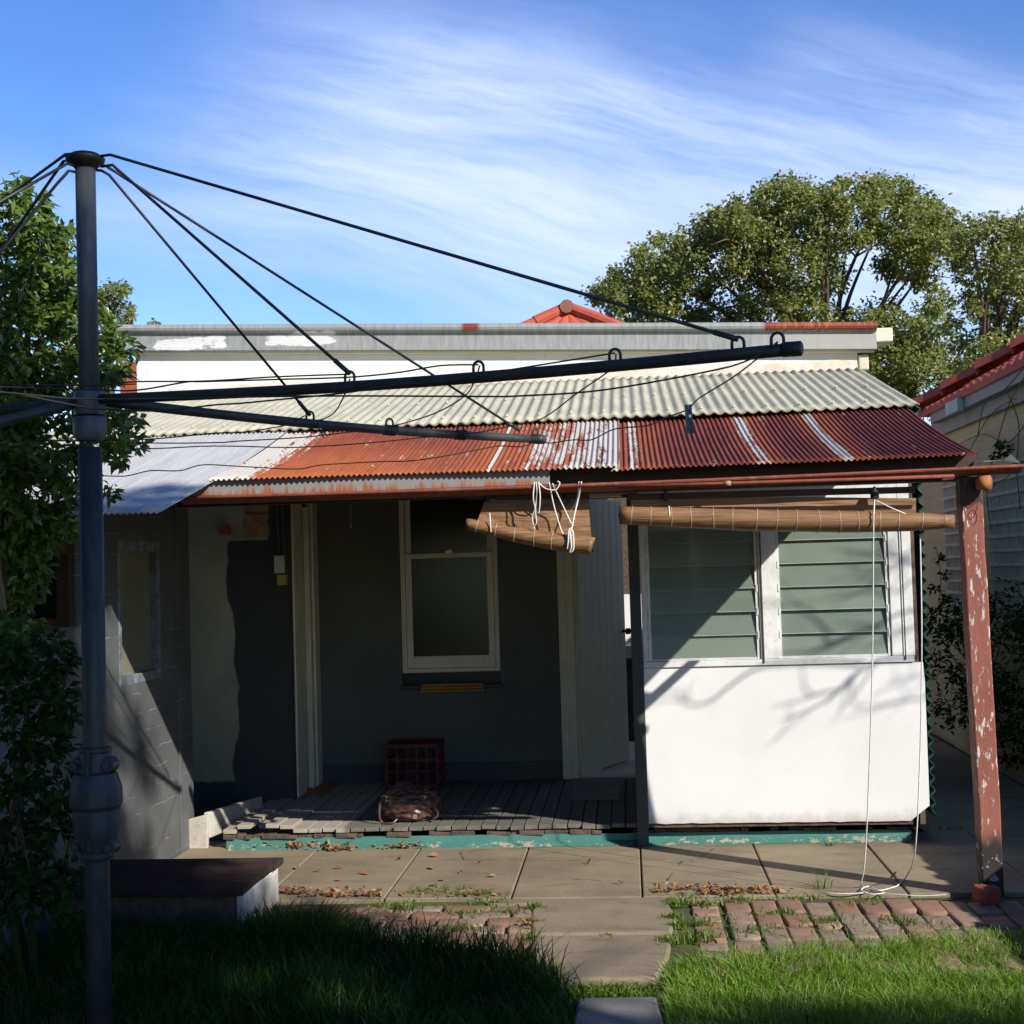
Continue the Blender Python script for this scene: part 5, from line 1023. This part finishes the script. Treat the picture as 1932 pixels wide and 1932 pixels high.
left = [(36,345,16),(22,372,30),(62,392,34),(20,430,50),(80,440,38),(112,452,28),(40,500,58),(98,510,48),(130,505,26),(20,580,60),(90,590,58),(150,560,34),(140,620,48),(190,640,36),(225,655,26),(30,670,62),(100,680,55),(170,700,42),(215,695,26),(30,760,60),(100,770,55),(170,775,40),(215,790,34),(245,800,22),(215,835,30),(255,840,16),(235,868,14),(160,840,40),(90,850,55),(20,850,60),(40,930,62),(110,925,44),(150,905,30),(205,925,16),(20,1010,58),(75,1000,48),(125,990,26),(20,1090,48),(62,1080,34),(15,1180,42),(45,1190,24),(14,1265,34),(-40,700,70),(-40,900,70),(-50,500,70)]
tree('shrub_tree', 'glossy green shrub tree overhanging the silver roof at the left edge', 'tree', left, 5.25, 0.28, 16500, 0.052, 0.025, M['leaf_shrub'], Vector((-2.62, 5.25, -0.03)), at(10, 900, 5.3), 0.045, 12, None, 'stem', 2, 0.25)
dk = [(100,1210,24),(120,1250,22),(118,1300,22),(95,1260,26),(122,1350,20),(112,1400,24),(128,1500,20),(80,1360,30),(60,1430,34),(15,1250,40),(55,1290,34),(90,1330,30),(100,1400,28),(118,1460,20),(100,1520,30),(118,1580,22),(125,1640,22),(60,1660,34),(40,1230,26),(75,1250,20),(110,1700,30),(30,1700,40),(20,1320,30),(40,1400,36),(10,1480,40),(60,1480,28),(25,1560,40),(75,1560,26),(20,1640,40),(100,1650,26),(60,1610,34)]
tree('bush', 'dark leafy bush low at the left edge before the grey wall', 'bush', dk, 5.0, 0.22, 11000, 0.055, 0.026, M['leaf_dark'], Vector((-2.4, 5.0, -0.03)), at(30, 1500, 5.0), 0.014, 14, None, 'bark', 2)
def strap_plant(name, label, base, n, L, seed, mat):
    rr = random.Random(seed); m_ = MB(); base = Vector(base)
    for i in range(n):
        a = rr.uniform(0, 2*math.pi); l = L*rr.uniform(0.6, 1.1); out_ = rr.uniform(0.15, 0.6)*l; P = []
        for k in range(8):
            t = k/7; P.append(base + Vector((math.cos(a)*(0.04+out_*t), math.sin(a)*(0.04+out_*t), l*(t-0.45*out_/l*t*t*2))))
        w = 0.016; s_ = Vector((-math.sin(a), math.cos(a), 0)); vs = []
        for k, p in enumerate(P): ww = w*(1-(k/7)**2.2)+0.0006; vs += [p - s_*ww + Vector((0, 0, ww*0.5)), p, p + s_*ww + Vector((0, 0, ww*0.5))]
        m_.add(vs, [(3*k+j, 3*k+j+1, 3*k+j+4, 3*k+j+3) for k in range(7) for j in range(2)])
    return tag(m_.build(name, mat, None, smooth=True), label, 'plant')
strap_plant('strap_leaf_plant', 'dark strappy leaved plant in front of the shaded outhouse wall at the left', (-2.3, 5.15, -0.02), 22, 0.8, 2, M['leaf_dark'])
# passage planting at the right
ps = [(1770,1190,34),(1800,1160,40),(1850,1200,45),(1900,1150,45),(1930,1210,50),(1780,1260,40),(1830,1280,45),(1890,1290,50),(1940,1320,50),(1800,1340,34),(1860,1360,45),(1915,1400,40)]
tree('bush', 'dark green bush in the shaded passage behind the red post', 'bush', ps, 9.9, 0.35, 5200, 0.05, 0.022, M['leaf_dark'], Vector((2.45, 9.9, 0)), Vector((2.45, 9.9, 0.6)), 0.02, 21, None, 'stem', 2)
vi = [(1772,1050,11),(1780,1085,10),(1762,1110,11),(1785,1130,13),(1766,1150,13),(1890,840,11),(1902,850,10),(1880,860,9)]
def vine():
    t = thing('climbing_plant', 'bare twining creeper with a few dark leaves on the cream wall', 'plant', (NX-0.05, 10, 0.3)); r = np.random.default_rng(4); cl = [(atx(px, py, NX-0.07), rad*10/FOC) for px, py, rad in vi]
    P, D = clump_points(cl, 14000, r); leaves('foliage', M['leaf_dark'], t, P, 0.05, 0.028, 0.2, 0.3, 4)
    for pts in ([(1870,1000),(1862,920),(1880,840),(1905,760),(1940,700)], [(1800,900),(1830,850),(1870,780),(1920,750)], [(1790,850),(1850,820),(1900,835),(1935,800)], [(1925,960),(1918,880),(1922,800),(1900,740)], [(1765,1180),(1775,1100),(1768,1040)], [(1850,930),(1900,900),(1932,870)], [(1845,820),(1858,760),(1895,735),(1935,690)]):
        m_ = MB(); m_.tube(spline([atx(px, py, NX-0.05 if py > 770 else 2.44) for px, py in pts], 6), 0.004, 5); m_.build('vine_stem', M['stem'], t)
vine()
# ---- things outside the picture that shade the yard
rfence = thing('added_shade_fence', 'unseen low grey paling fence added on the right to shade the passage', 'fence', (2.95, 5, 0))  # out of view, added to shade the passage on the right
m_ = MB(); y = 1.0
while y < 8.7: m_.box((2.94, y, 0), (2.96, y+0.095, 1.12+random.uniform(-0.02, 0.02))); y += 0.1
m_.build('palings', M['raw_wood'], rfence); m_ = MB(); m_.box((2.965, 1, 0.3), (3.0, 8.7, 0.38)); m_.box((2.965, 1, 0.85), (3.0, 8.7, 0.93)); m_.build('rails', M['raw_wood'], rfence)
SUN = Vector((1.135, -1.0, 0.88))               # towards the sun
def shade_tree(name, label, clumps, per, L, W, base, r0, seed):
    r = np.random.default_rng(seed); t = thing(name, label, 'tree', base, 'trees behind the viewer'); P, D = clump_points(clumps, per, r, 0.95, 0.3)
    leaves('crown', M['leaf_dark'], t, P, L, W, 0.3, 0.1, seed); tg = [Vector(c) for c, q in clumps][:14]; limbs('trunk', M['bark'], t, base, tg, r0, seed, fork=Vector(base)+Vector((0, 0, 2.2)))
def back(p, t): return Vector(p) + SUN*t
# crown that keeps the sun off the left lawn and the step
cA = []
W_ = [(-2.6,6.7,0,0.75),(-2.2,6.2,0,0.8),(-1.65,6.35,0,0.62),(-1.3,5.95,0,0.62),(-2.6,5.6,0,0.9),(-1.9,5.3,0,0.9),(-1.1,5.2,0,0.8),(-0.75,5.55,0,0.42),(-0.65,4.9,0,0.62),(-2.3,4.6,0,1.0),(-1.3,4.3,0,1.0),(-3.2,5.0,0,0.9),(-3.3,6.2,0,0.8),(-0.7,4.2,0,0.8),(-2.67,6.2,0.55,0.5),(-2.67,5.6,0.9,0.6),(-2.67,5.2,1.5,0.6),(-2.67,6.2,1.1,0.5),(-2.67,6.55,0.45,0.42),(-2.67,6.9,0.15,0.34),(-2.67,6.75,1.55,0.2),(-2.3,6.5,0.2,0.55),(-2.67,7.45,0.1,0.2),(-2.67,7.0,0.75,0.13),
    (-1.79,4.5,0.6,0.5),(-1.79,4.5,1.2,0.5),(-1.79,4.5,1.8,0.5),(-1.79,4.5,2.3,0.5),(-1.79,4.5,2.75,0.4),(-1.79,4.5,3.1,0.22),(-1.3,4.3,2.2,0.45),(-0.8,4.1,2.2,0.45),(-0.3,3.9,2.18,0.45),(0.1,3.75,2.17,0.4),(0.45,3.6,2.15,0.3),(-1.4,4.9,2.2,0.4),(-1.0,5.3,2.18,0.35),(-0.7,5.6,2.17,0.28),(-2.4,4.3,2.2,0.5)]
for gx, gy, gz, rad in [*W_, *[(-2.67, y_, z_, 0.46) for y_ in (4.95, 5.3, 5.65, 6.0, 6.3) for z_ in (0.15, 0.5, 0.85, 1.2, 1.55)], (-2.67, 6.6, 0.2, 0.36), (-2.67, 6.65, 0.5, 0.3), (-2.67, 6.9, 0.35, 0.24), (-2.67, 7.2, 0.12, 0.3), (-2.67, 6.6, 1.6, 0.3), (-2.67, 6.5, 0.8, 0.24), (-2.67, 7.5, 0.45, 0.1), (-2.67, 7.1, 1.0, 0.1), (-2.67, 7.35, 0.85, 0.09)]:
    cA.append((back((gx, gy, gz), 8.2 + 0.8*mnoise.noise((gx, gy, 1))), rad*0.74))
shade_tree('unseen_evergreen_tree', 'dense evergreen tree behind the viewer shading the left lawn', cA, 1900, 0.10, 0.065, (7.2, -1.5, -0.03), 0.2, 31)
cB = []
for gx, gy, rad in [(0.0,4.74,0.5),(0.55,4.76,0.5),(1.1,4.78,0.5),(1.7,4.82,0.5),(2.3,4.75,0.55),(0.2,4.2,0.7),(1.0,4.3,0.8),(1.9,4.3,0.8),(0.4,3.5,0.9),(1.5,3.5,0.9)]:
    cB.append((back((gx, gy, 0), 7.0), rad*0.72))
shade_tree('unseen_evergreen_tree', 'lower evergreen tree behind the viewer shading the near lawn', cB, 1700, 0.11, 0.075, (9.5, -2.2, -0.03), 0.16, 33)
# unseen tall planting, added behind and beside the viewer, keeps the open sky off the yard
def mass(x0, x1, y0, y1, z0, z1, n, seed, rad):
    r = random.Random(seed); return [(Vector((r.uniform(x0, x1), r.uniform(y0, y1), z0 + (z1-z0)*r.random()**0.8)), rad*r.uniform(0.7, 1.2)) for _ in range(n)]
shade_tree('unseen_evergreen_tree', 'added unseen evergreen tree beyond the left edge, cutting sky light on the lawn', mass(-6.2, -3.6, 0.5, 4.6, 0.4, 5.5, 34, 3, 0.85), 420, 0.18, 0.12, (-4.6, 2.4, -0.03), 0.2, 43)
shade_tree('unseen_evergreen_tree', 'added unseen evergreen tree behind the viewer on the left, cutting sky light', mass(-9.0, -4.5, -5.0, 0.0, 0.6, 8.0, 30, 4, 1.25), 260, 0.24, 0.16, (-6.5, -2.5, -0.03), 0.25, 44)
# bare tree to the right whose branches fall across the white panel
def bare_tree():
    base = Vector((7.4, 4.2, -0.03)); t = thing('bare_tree', 'leafless tree beyond the right fence throwing branch shadows on the white panel', 'tree', base); rr = random.Random(17); m_ = MB()
    fork = Vector((7.3, 4.2, 2.6)); m_.tube(spline([base, (7.42, 4.15, 1.2), fork], 6), [0.09-0.003*i for i in range(13)], 10)
    W = lambda x, y: (1132+0.3516*x, 868+0.3516*y)
    def br(pts, r, t0, root=True, n=3):
        P = [back(at(*W(*p), 8.0), t0 + 0.10*mnoise.noise((k*0.9, r*99, t0))) for k, p in enumerate(pts)]
        if root: P = [fork, fork.lerp(P[0], 0.55) + Vector((0.15, 0, 0.2))] + P
        S = spline(P, 6); m_.tube(S, [r*(1.25-1.0*i/(len(S)-1)) for i in range(len(S))], 6)
        for _ in range(n):
            k = rr.randint(len(S)//2, len(S)-4); d = (S[k+2]-S[k]).normalized(); e = [S[k]]
            dd = (d + Vector((rr.uniform(-0.5, 0.5), rr.uniform(-0.5, 0.5), rr.uniform(-0.7, 0.7)))).normalized()
            for q in range(4): dd = (dd + Vector((rr.uniform(-1, 1), rr.uniform(-1, 1), rr.uniform(-1, 1)))*0.2).normalized(); e.append(e[-1] + dd*rr.uniform(0.04, 0.10))
            m_.tube(e, [r*0.45, r*0.4, r*0.35, r*0.28, r*0.15], 5)
    br([(1850, 1000), (1700, 1060), (1500, 1080), (1400, 1130), (1300, 1220), (1180, 1250), (1110, 1275)], 0.0125, 2.9, n=7); br([(1300, 1220), (1200, 1300), (1060, 1370), (960, 1395)], 0.007, 2.9, False)
    br([(1400, 1100), (1150, 1090), (870, 1110), (700, 1210), (600, 1290), (510, 1315), (450, 1290), (420, 1245), (340, 1255), (230, 1340)], 0.0085, 3.1, False, 3); br([(1850, 1255), (1750, 1275), (1600, 1295), (1430, 1325), (1390, 1310)], 0.007, 3.2); br([(1900, 1120), (1760, 1150), (1600, 1170), (1540, 1190)], 0.006, 3.0)
    br([(1900, 760), (1740, 800), (1600, 830), (1450, 900), (1250, 980), (1100, 1050)], 0.011, 2.9, n=6); br([(1800, 680), (1580, 720), (1450, 690), (1350, 700)], 0.008, 3.0); br([(1250, 980), (1180, 850), (1080, 780), (950, 770)], 0.008, 2.9, False)
    br([(1860, 520), (1700, 560), (1560, 520), (1480, 420)], 0.010, 3.0, n=8); br([(1860, 420), (1700, 450), (1560, 600), (1400, 640)], 0.008, 3.0, n=8); br([(1840, 880), (1700, 900), (1560, 960), (1400, 1000)], 0.007, 3.1, n=5)
    m_.build('branches', M['bark'], t, smooth=True)
bare_tree()

# ================================================================== GRASS AND LITTER
def inside(P, poly):
    x, y = P[:, 0], P[:, 1]; r = np.zeros(len(P), bool); n = len(poly)
    for i in range(n):
        x0, y0 = poly[i]; x1, y1 = poly[(i+1) % n]; c_ = ((y0 > y) != (y1 > y)) & (x < (x1-x0)*(y-y0)/(y1-y0+1e-12)+x0); r ^= c_
    return r
def grass(name, label, poly, dens, h, mat, seed, w=0.0042, lean=0.45, z0=-0.03, clump=True, fringe=0.0):
    r = np.random.default_rng(seed); p = np.array(poly); lo, hi = p.min(0), p.max(0); n = int((hi-lo).prod()*dens); P = r.uniform(lo, hi, (n, 2))
    if fringe: P2 = P + r.normal(size=P.shape)*fringe; P = P[inside(P2, poly)]
    else: P = P[inside(P, poly)]
    n = len(P); hh = np.array([0.5+0.9*(0.5+0.5*mnoise.noise((a*1.7, b_*1.7, seed))) + 0.35*mnoise.noise((a*6, b_*6, seed)) for a, b_ in P])
    H = h*hh*r.uniform(0.45, 1.2, n); a = r.uniform(0, 2*np.pi, n); ln = H*np.abs(r.normal(size=n))*lean
    cu = np.array([[mnoise.noise((x*2.5, y*2.5, 3+seed)), mnoise.noise((x*2.5, y*2.5, 9+seed))] for x, y in P])*0.5
    dx = np.cos(a)*ln + cu[:, 0]*H; dy = np.sin(a)*ln + cu[:, 1]*H; t = r.uniform(0, 2*np.pi, n); sx, sy = np.cos(t), np.sin(t)
    rows = []
    for f, wf in ((0, 1.0), (0.4, 0.85), (0.75, 0.55)):
        bx_ = P[:, 0] + dx*f**1.8; by = P[:, 1] + dy*f**1.8; bz = z0 + H*(f - 0.18*f*f); ww = w*wf*(0.7+0.3*np.minimum(H/h, 1.3))
        rows += [np.stack([bx_-sx*ww/2, by-sy*ww/2, bz], 1), np.stack([bx_+sx*ww/2, by+sy*ww/2, bz], 1)]
    rows.append(np.stack([P[:, 0]+dx, P[:, 1]+dy, z0+H*0.82], 1)); V = np.stack(rows, 1).reshape(-1, 3); i = np.arange(n)[:, None]*7
    F = np.concatenate([i+[0, 1, 3], i+[0, 3, 2], i+[2, 3, 5], i+[2, 5, 4], i+[4, 5, 6]], 1).reshape(-1, 3)
    return tag(np_mesh(name, V, F, mat), label, None, None, 'stuff')
def gp2(*pts): return [(g(px, py).x, g(px, py).y) for px, py in pts]
Lp = gp2((540, 1722), (640, 1752), (720, 1778), (830, 1792), (950, 1806), (995, 1830), (1030, 1858), (1062, 1878), (1058, 1960)) + [(-0.2, 4.2), (-3.4, 4.2), (-3.4, 5.0), (-2.62, 5.6), (-2.62, 6.1), (-1.78, 6.1)]
grass('long_grass', 'long dark grass of the shaded left lawn', Lp, 6500, 0.18, M['grass_long'], 1, 0.0058, 0.5, fringe=0.04)
Rp = gp2((1262, 1850), (1275, 1822), (1330, 1812), (1480, 1802), (1640, 1790), (1800, 1772), (1960, 1762)) + [(2.6, 5.9), (2.9, 4.2), (0.28, 4.2)] + gp2((1262, 1940), (1252, 1880))
grass('lawn_grass', 'bright green grass of the sunlit right lawn', Rp, 10500, 0.085, M['grass'], 2, 0.0052, 0.7, fringe=0.035)
Mp = gp2((1040, 1846), (1240, 1846), (1245, 1873), (1070, 1875)); Bp = gp2((1285, 1795), (1480, 1782), (1640, 1770), (1800, 1754), (1960, 1748), (1960, 1764), (1800, 1776), (1640, 1794), (1480, 1806), (1280, 1824)); grass('grass_fringe', 'thin short grass growing over the edge of the right bricks', Bp, 3200, 0.045, M['grass'], 6, 0.004, 0.9, -0.012); grass('moss_strip', 'low mossy weeds between the last two path slabs', Mp, 14000, 0.032, M['weed'], 3, 0.008, 0.9)
# tufts and weeds in the joints
def tufts():
    r = random.Random(5); V = []; polys = []
    S = []
    for (px, py, k, rad, h) in [(1548,1676,16,0.03,0.11),(840,1683,120,0.11,0.035),(905,1688,90,0.09,0.03),(790,1682,60,0.06,0.03),(1010,1710,60,0.03,0.035),(1003,1738,50,0.025,0.03),(1278,1705,60,0.03,0.03),(1281,1745,60,0.03,0.035),(1330,1705,60,0.04,0.03),(1390,1700,70,0.06,0.04),(1330,1740,60,0.04,0.03),(1480,1720,60,0.05,0.03),(1560,1735,70,0.06,0.035),(880,1722,70,0.08,0.03),(760,1712,90,0.09,0.04),(860,1750,80,0.08,0.03),(960,1720,60,0.05,0.03),(1420,1755,80,0.1,0.04),(1700,1735,60,0.08,0.03),(1270,1775,60,0.04,0.045),(1275,1700,90,0.05,0.03),(1272,1730,80,0.03,0.035),(1300,1690,80,0.08,0.025),(1500,1690,70,0.1,0.02),(1640,1700,60,0.1,0.02),(1420,1725,50,0.12,0.025),(1600,1750,60,0.12,0.025),(1760,1745,50,0.1,0.025),(650,1735,70,0.1,0.03),(930,1700,60,0.08,0.025),(700,1702,40,0.1,0.02),(1025,1830,60,0.04,0.05),(1150,1763,24,0.04,0.02),(1565,1595,14,0.02,0.05),(1790,1565,30,0.06,0.04),(1000,1770,50,0.03,0.04),(1310,1770,90,0.07,0.05)]:
        q = g(px, py)
        for _ in range(k): S.append((q.x + r.gauss(0, rad*0.8), q.y + r.gauss(0, rad*0.45), h*r.uniform(0.5, 1.3)))
    m_ = MB()
    for x, y, h in S:
        a = r.uniform(0, 6.28); l = h*r.uniform(0.3, 1.0); w = 0.003+0.004*r.random(); d = Vector((math.cos(a), math.sin(a), 0)); s_ = Vector((-d.y, d.x, 0)); p = Vector((x, y, -0.012)); m1 = p + d*l*0.35 + Vector((0, 0, h*0.6)); e = p + d*l + Vector((0, 0, h*0.9))
        m_.add([p-s_*w*0.5, p+s_*w*0.5, m1+s_*w*0.6, m1-s_*w*0.6, e], [(0, 1, 2, 3), (3, 2, 4)])
    tag(m_.build('weeds', M['weed'], None), 'small weeds and grass tufts in the joints of the paving', None, None, 'stuff')
tufts()
def litter():
    r = random.Random(9); m_ = MB(); S = []
    for px, py, k, sx, sy in [(580,1600,150,0.13,0.03),(640,1604,60,0.06,0.02),(760,1600,60,0.11,0.018),(560,1685,60,0.07,0.02),(620,1690,60,0.09,0.025),(700,1690,40,0.05,0.02),(1310,1680,50,0.08,0.015),(1380,1686,110,0.11,0.02),(1440,1684,50,0.08,0.015),(1000,1745,14,0.02,0.03),(1250,1683,20,0.04,0.015),(700,1745,30,0.15,0.05),(470,1585,30,0.06,0.02),(880,1690,30,0.12,0.02),(1060,1858,8,0.05,0.05)]:
        q = g(px, py)
        for _ in range(k): S.append((q.x + r.gauss(0, sx*0.8), q.y + r.gauss(0, sy), 0.003 + abs(r.gauss(0, 0.012)), 0.036))
    for px, py in [(870,1648),(815,1640),(835,1662),(820,1672),(755,1623),(820,1617),(600,1645),(640,1662),(690,1650),(905,1630),(1170,1668),(1110,1630),(930,1655),(1686,1656),(760,1690),(640,1640),(1310,1625),(560,1640)]:
        q = g(px, py); S.append((q.x, q.y, 0.006, 0.05))
    for px, py in [(680,1500),(700,1520),(930,1480),(1040,1475),(980,1500),(860,1510)]: q = g(px, py, FL); S.append((q.x, q.y, FL+0.006, 0.04))
    for x, y, z, l in S:
        l *= r.uniform(0.6, 1.2); Mx = Matrix.Rotation(r.uniform(0, 6.28), 3, 'Z') @ Matrix.Rotation(r.gauss(0, 0.45), 3, 'X') @ Matrix.Rotation(r.gauss(0, 0.45), 3, 'Y'); c_ = r.uniform(0.1, 0.5); p = Vector((x, y, z + l*0.1))
        V = [(-0.5, 0, 0), (-0.15, 0.24, c_*0.3), (0.2, 0.2, c_*0.25), (0.5, 0, 0.05), (0.2, -0.2, c_*0.25), (-0.15, -0.24, c_*0.3), (-0.15, 0, 0), (0.2, 0, 0)]
        m_.add([p + Mx @ (Vector(v)*l) for v in V], [(0, 6, 1), (6, 7, 2, 1), (7, 3, 2), (0, 5, 6), (5, 4, 7, 6), (4, 3, 7)])
    tag(m_.build('leaf_litter', M['dead_leaf'], None), 'dry brown leaves blown along the porch base and paving joints', None, None, 'stuff')
litter()

# ================================================================== SKY AND SUN
w = bpy.data.worlds.new('World'); scene.world = w; w.use_nodes = True; T = w.node_tree; bg = T.nodes['Background']
class WG(NG):
    def __init__(s): s.t = T; s.pos_ = None
wg = WG()
sky = wg.node('ShaderNodeTexSky'); sky.sky_type = 'NISHITA'; sky.sun_disc = False; sky.sun_elevation = R(30.2); sky.sun_rotation = R(132); sky.air_density = 1.0; sky.dust_density = 0.05; sky.ozone_density = 2.5
tc_ = wg.node('ShaderNodeTexCoord'); X, Yy, Z = wg.xyz(tc_.outputs['Generated'])
yy = wg.m('MAXIMUM', Yy, 0.08); u = wg.m('DIVIDE', X, yy); v = wg.m('DIVIDE', Z, yy)
s_ = wg.m('SUBTRACT', wg.m('MULTIPLY', u, 0.963), wg.m('MULTIPLY', v, 0.269)); n_ = wg.m('ADD', wg.m('MULTIPLY', u, 0.269), wg.m('MULTIPLY', v, 0.963))
warp = wg.noise(3.2, wg.comb(s_, n_, 0.3), 4, 0.55); n2 = wg.m('ADD', n_, wg.m('MULTIPLY', wg.m('SUBTRACT', warp, 0.5), 0.06))
fib = wg.noise(1.0, wg.comb(wg.m('MULTIPLY', s_, 4.2), wg.m('MULTIPLY', n2, 46), 1.7), 9, 0.66, 0.15)
fib2 = wg.noise(1.0, wg.comb(wg.m('MULTIPLY', s_, 2.6), wg.m('MULTIPLY', n2, 14), 6.1), 6, 0.6, 0.3)
def gau(x, c_, sg): k = wg.m('DIVIDE', wg.m('SUBTRACT', x, c_), sg); return wg.m('POWER', 2.718, wg.m('MULTIPLY', wg.m('MULTIPLY', k, k), -0.5))
b1 = wg.m('MULTIPLY', gau(n2, 0.316, 0.033), wg.step(s_, -0.46, -0.2)); b2 = wg.m('MULTIPLY', wg.m('MULTIPLY', gau(n2, 0.228, 0.038), wg.step(s_, -0.5, -0.3)), wg.m('SUBTRACT', 1.0, wg.m('MULTIPLY', wg.step(s_, 0.0, 0.2), 0.35)))
b3 = wg.m('MULTIPLY', gau(n2, 0.386, 0.02), wg.step(s_, -0.02, 0.07)); b4 = wg.m('MULTIPLY', gau(n2, 0.16, 0.022), 0.42)
b5 = wg.m('MULTIPLY', gau(n2, 0.27, 0.05), wg.m('MULTIPLY', wg.step(s_, 0.0, 0.25), 0.7))
tot = wg.m('ADD', wg.m('ADD', wg.m('ADD', b1, wg.m('MULTIPLY', wg.m('MULTIPLY', gau(n2, 0.27, 0.09), wg.step(s_, -0.45, -0.2)), 0.3)), wg.m('MULTIPLY', b2, 0.98)), wg.m('ADD', wg.m('MULTIPLY', b3, 0.95), wg.m('ADD', b4, b5)))
tex = wg.m('ADD', wg.m('MULTIPLY', fib, 0.42), wg.m('MULTIPLY', fib2, 0.93))
den = wg.m('MULTIPLY', tot, wg.step(tex, 0.30, 1.05)); den = wg.m('MULTIPLY', wg.m('MINIMUM', den, 1.0), 0.74)
den = wg.m('MULTIPLY', den, wg.step(Yy, 0.0, 0.1))
SKS = 0.095
hs = wg.node('ShaderNodeHueSaturation'); hs.inputs['Saturation'].default_value = 1.28; hs.inputs['Value'].default_value = 1.15; hs.inputs['Hue'].default_value = 0.517; wg.put(hs.inputs['Color'], sky.outputs[0])
CLOUD = (5.6, 6.3, 8.2)
colr = wg.mix(den, hs.outputs[0], CLOUD); dim = wg.m('ADD', 0.72, wg.m('MULTIPLY', wg.step(Yy, 0.1, 0.7), 0.33)); vs_ = wg.node('ShaderNodeVectorMath', operation='SCALE'); wg.put(vs_.inputs[0], colr); wg.put(vs_.inputs[3], dim); wg.put(bg.inputs[0], vs_.outputs[0]); bg.inputs[1].default_value = SKS
sl = bpy.data.lights.new('sun', 'SUN'); sl.energy = 3.9; sl.angle = R(0.5); sl.color = (1.0, 0.95, 0.87); so = bpy.data.objects.new('sun', sl); COL.objects.link(so); so.rotation_euler = (-SUN).to_track_quat('-Z', 'Y').to_euler()
scene.view_settings.view_transform = 'Standard'; scene.view_settings.look = 'None'; scene.view_settings.exposure = 0.75; scene.view_settings.gamma = 1.0
scene.cycles.max_bounces = 8; scene.cycles.diffuse_bounces = 4; scene.cycles.sample_clamp_indirect = 6
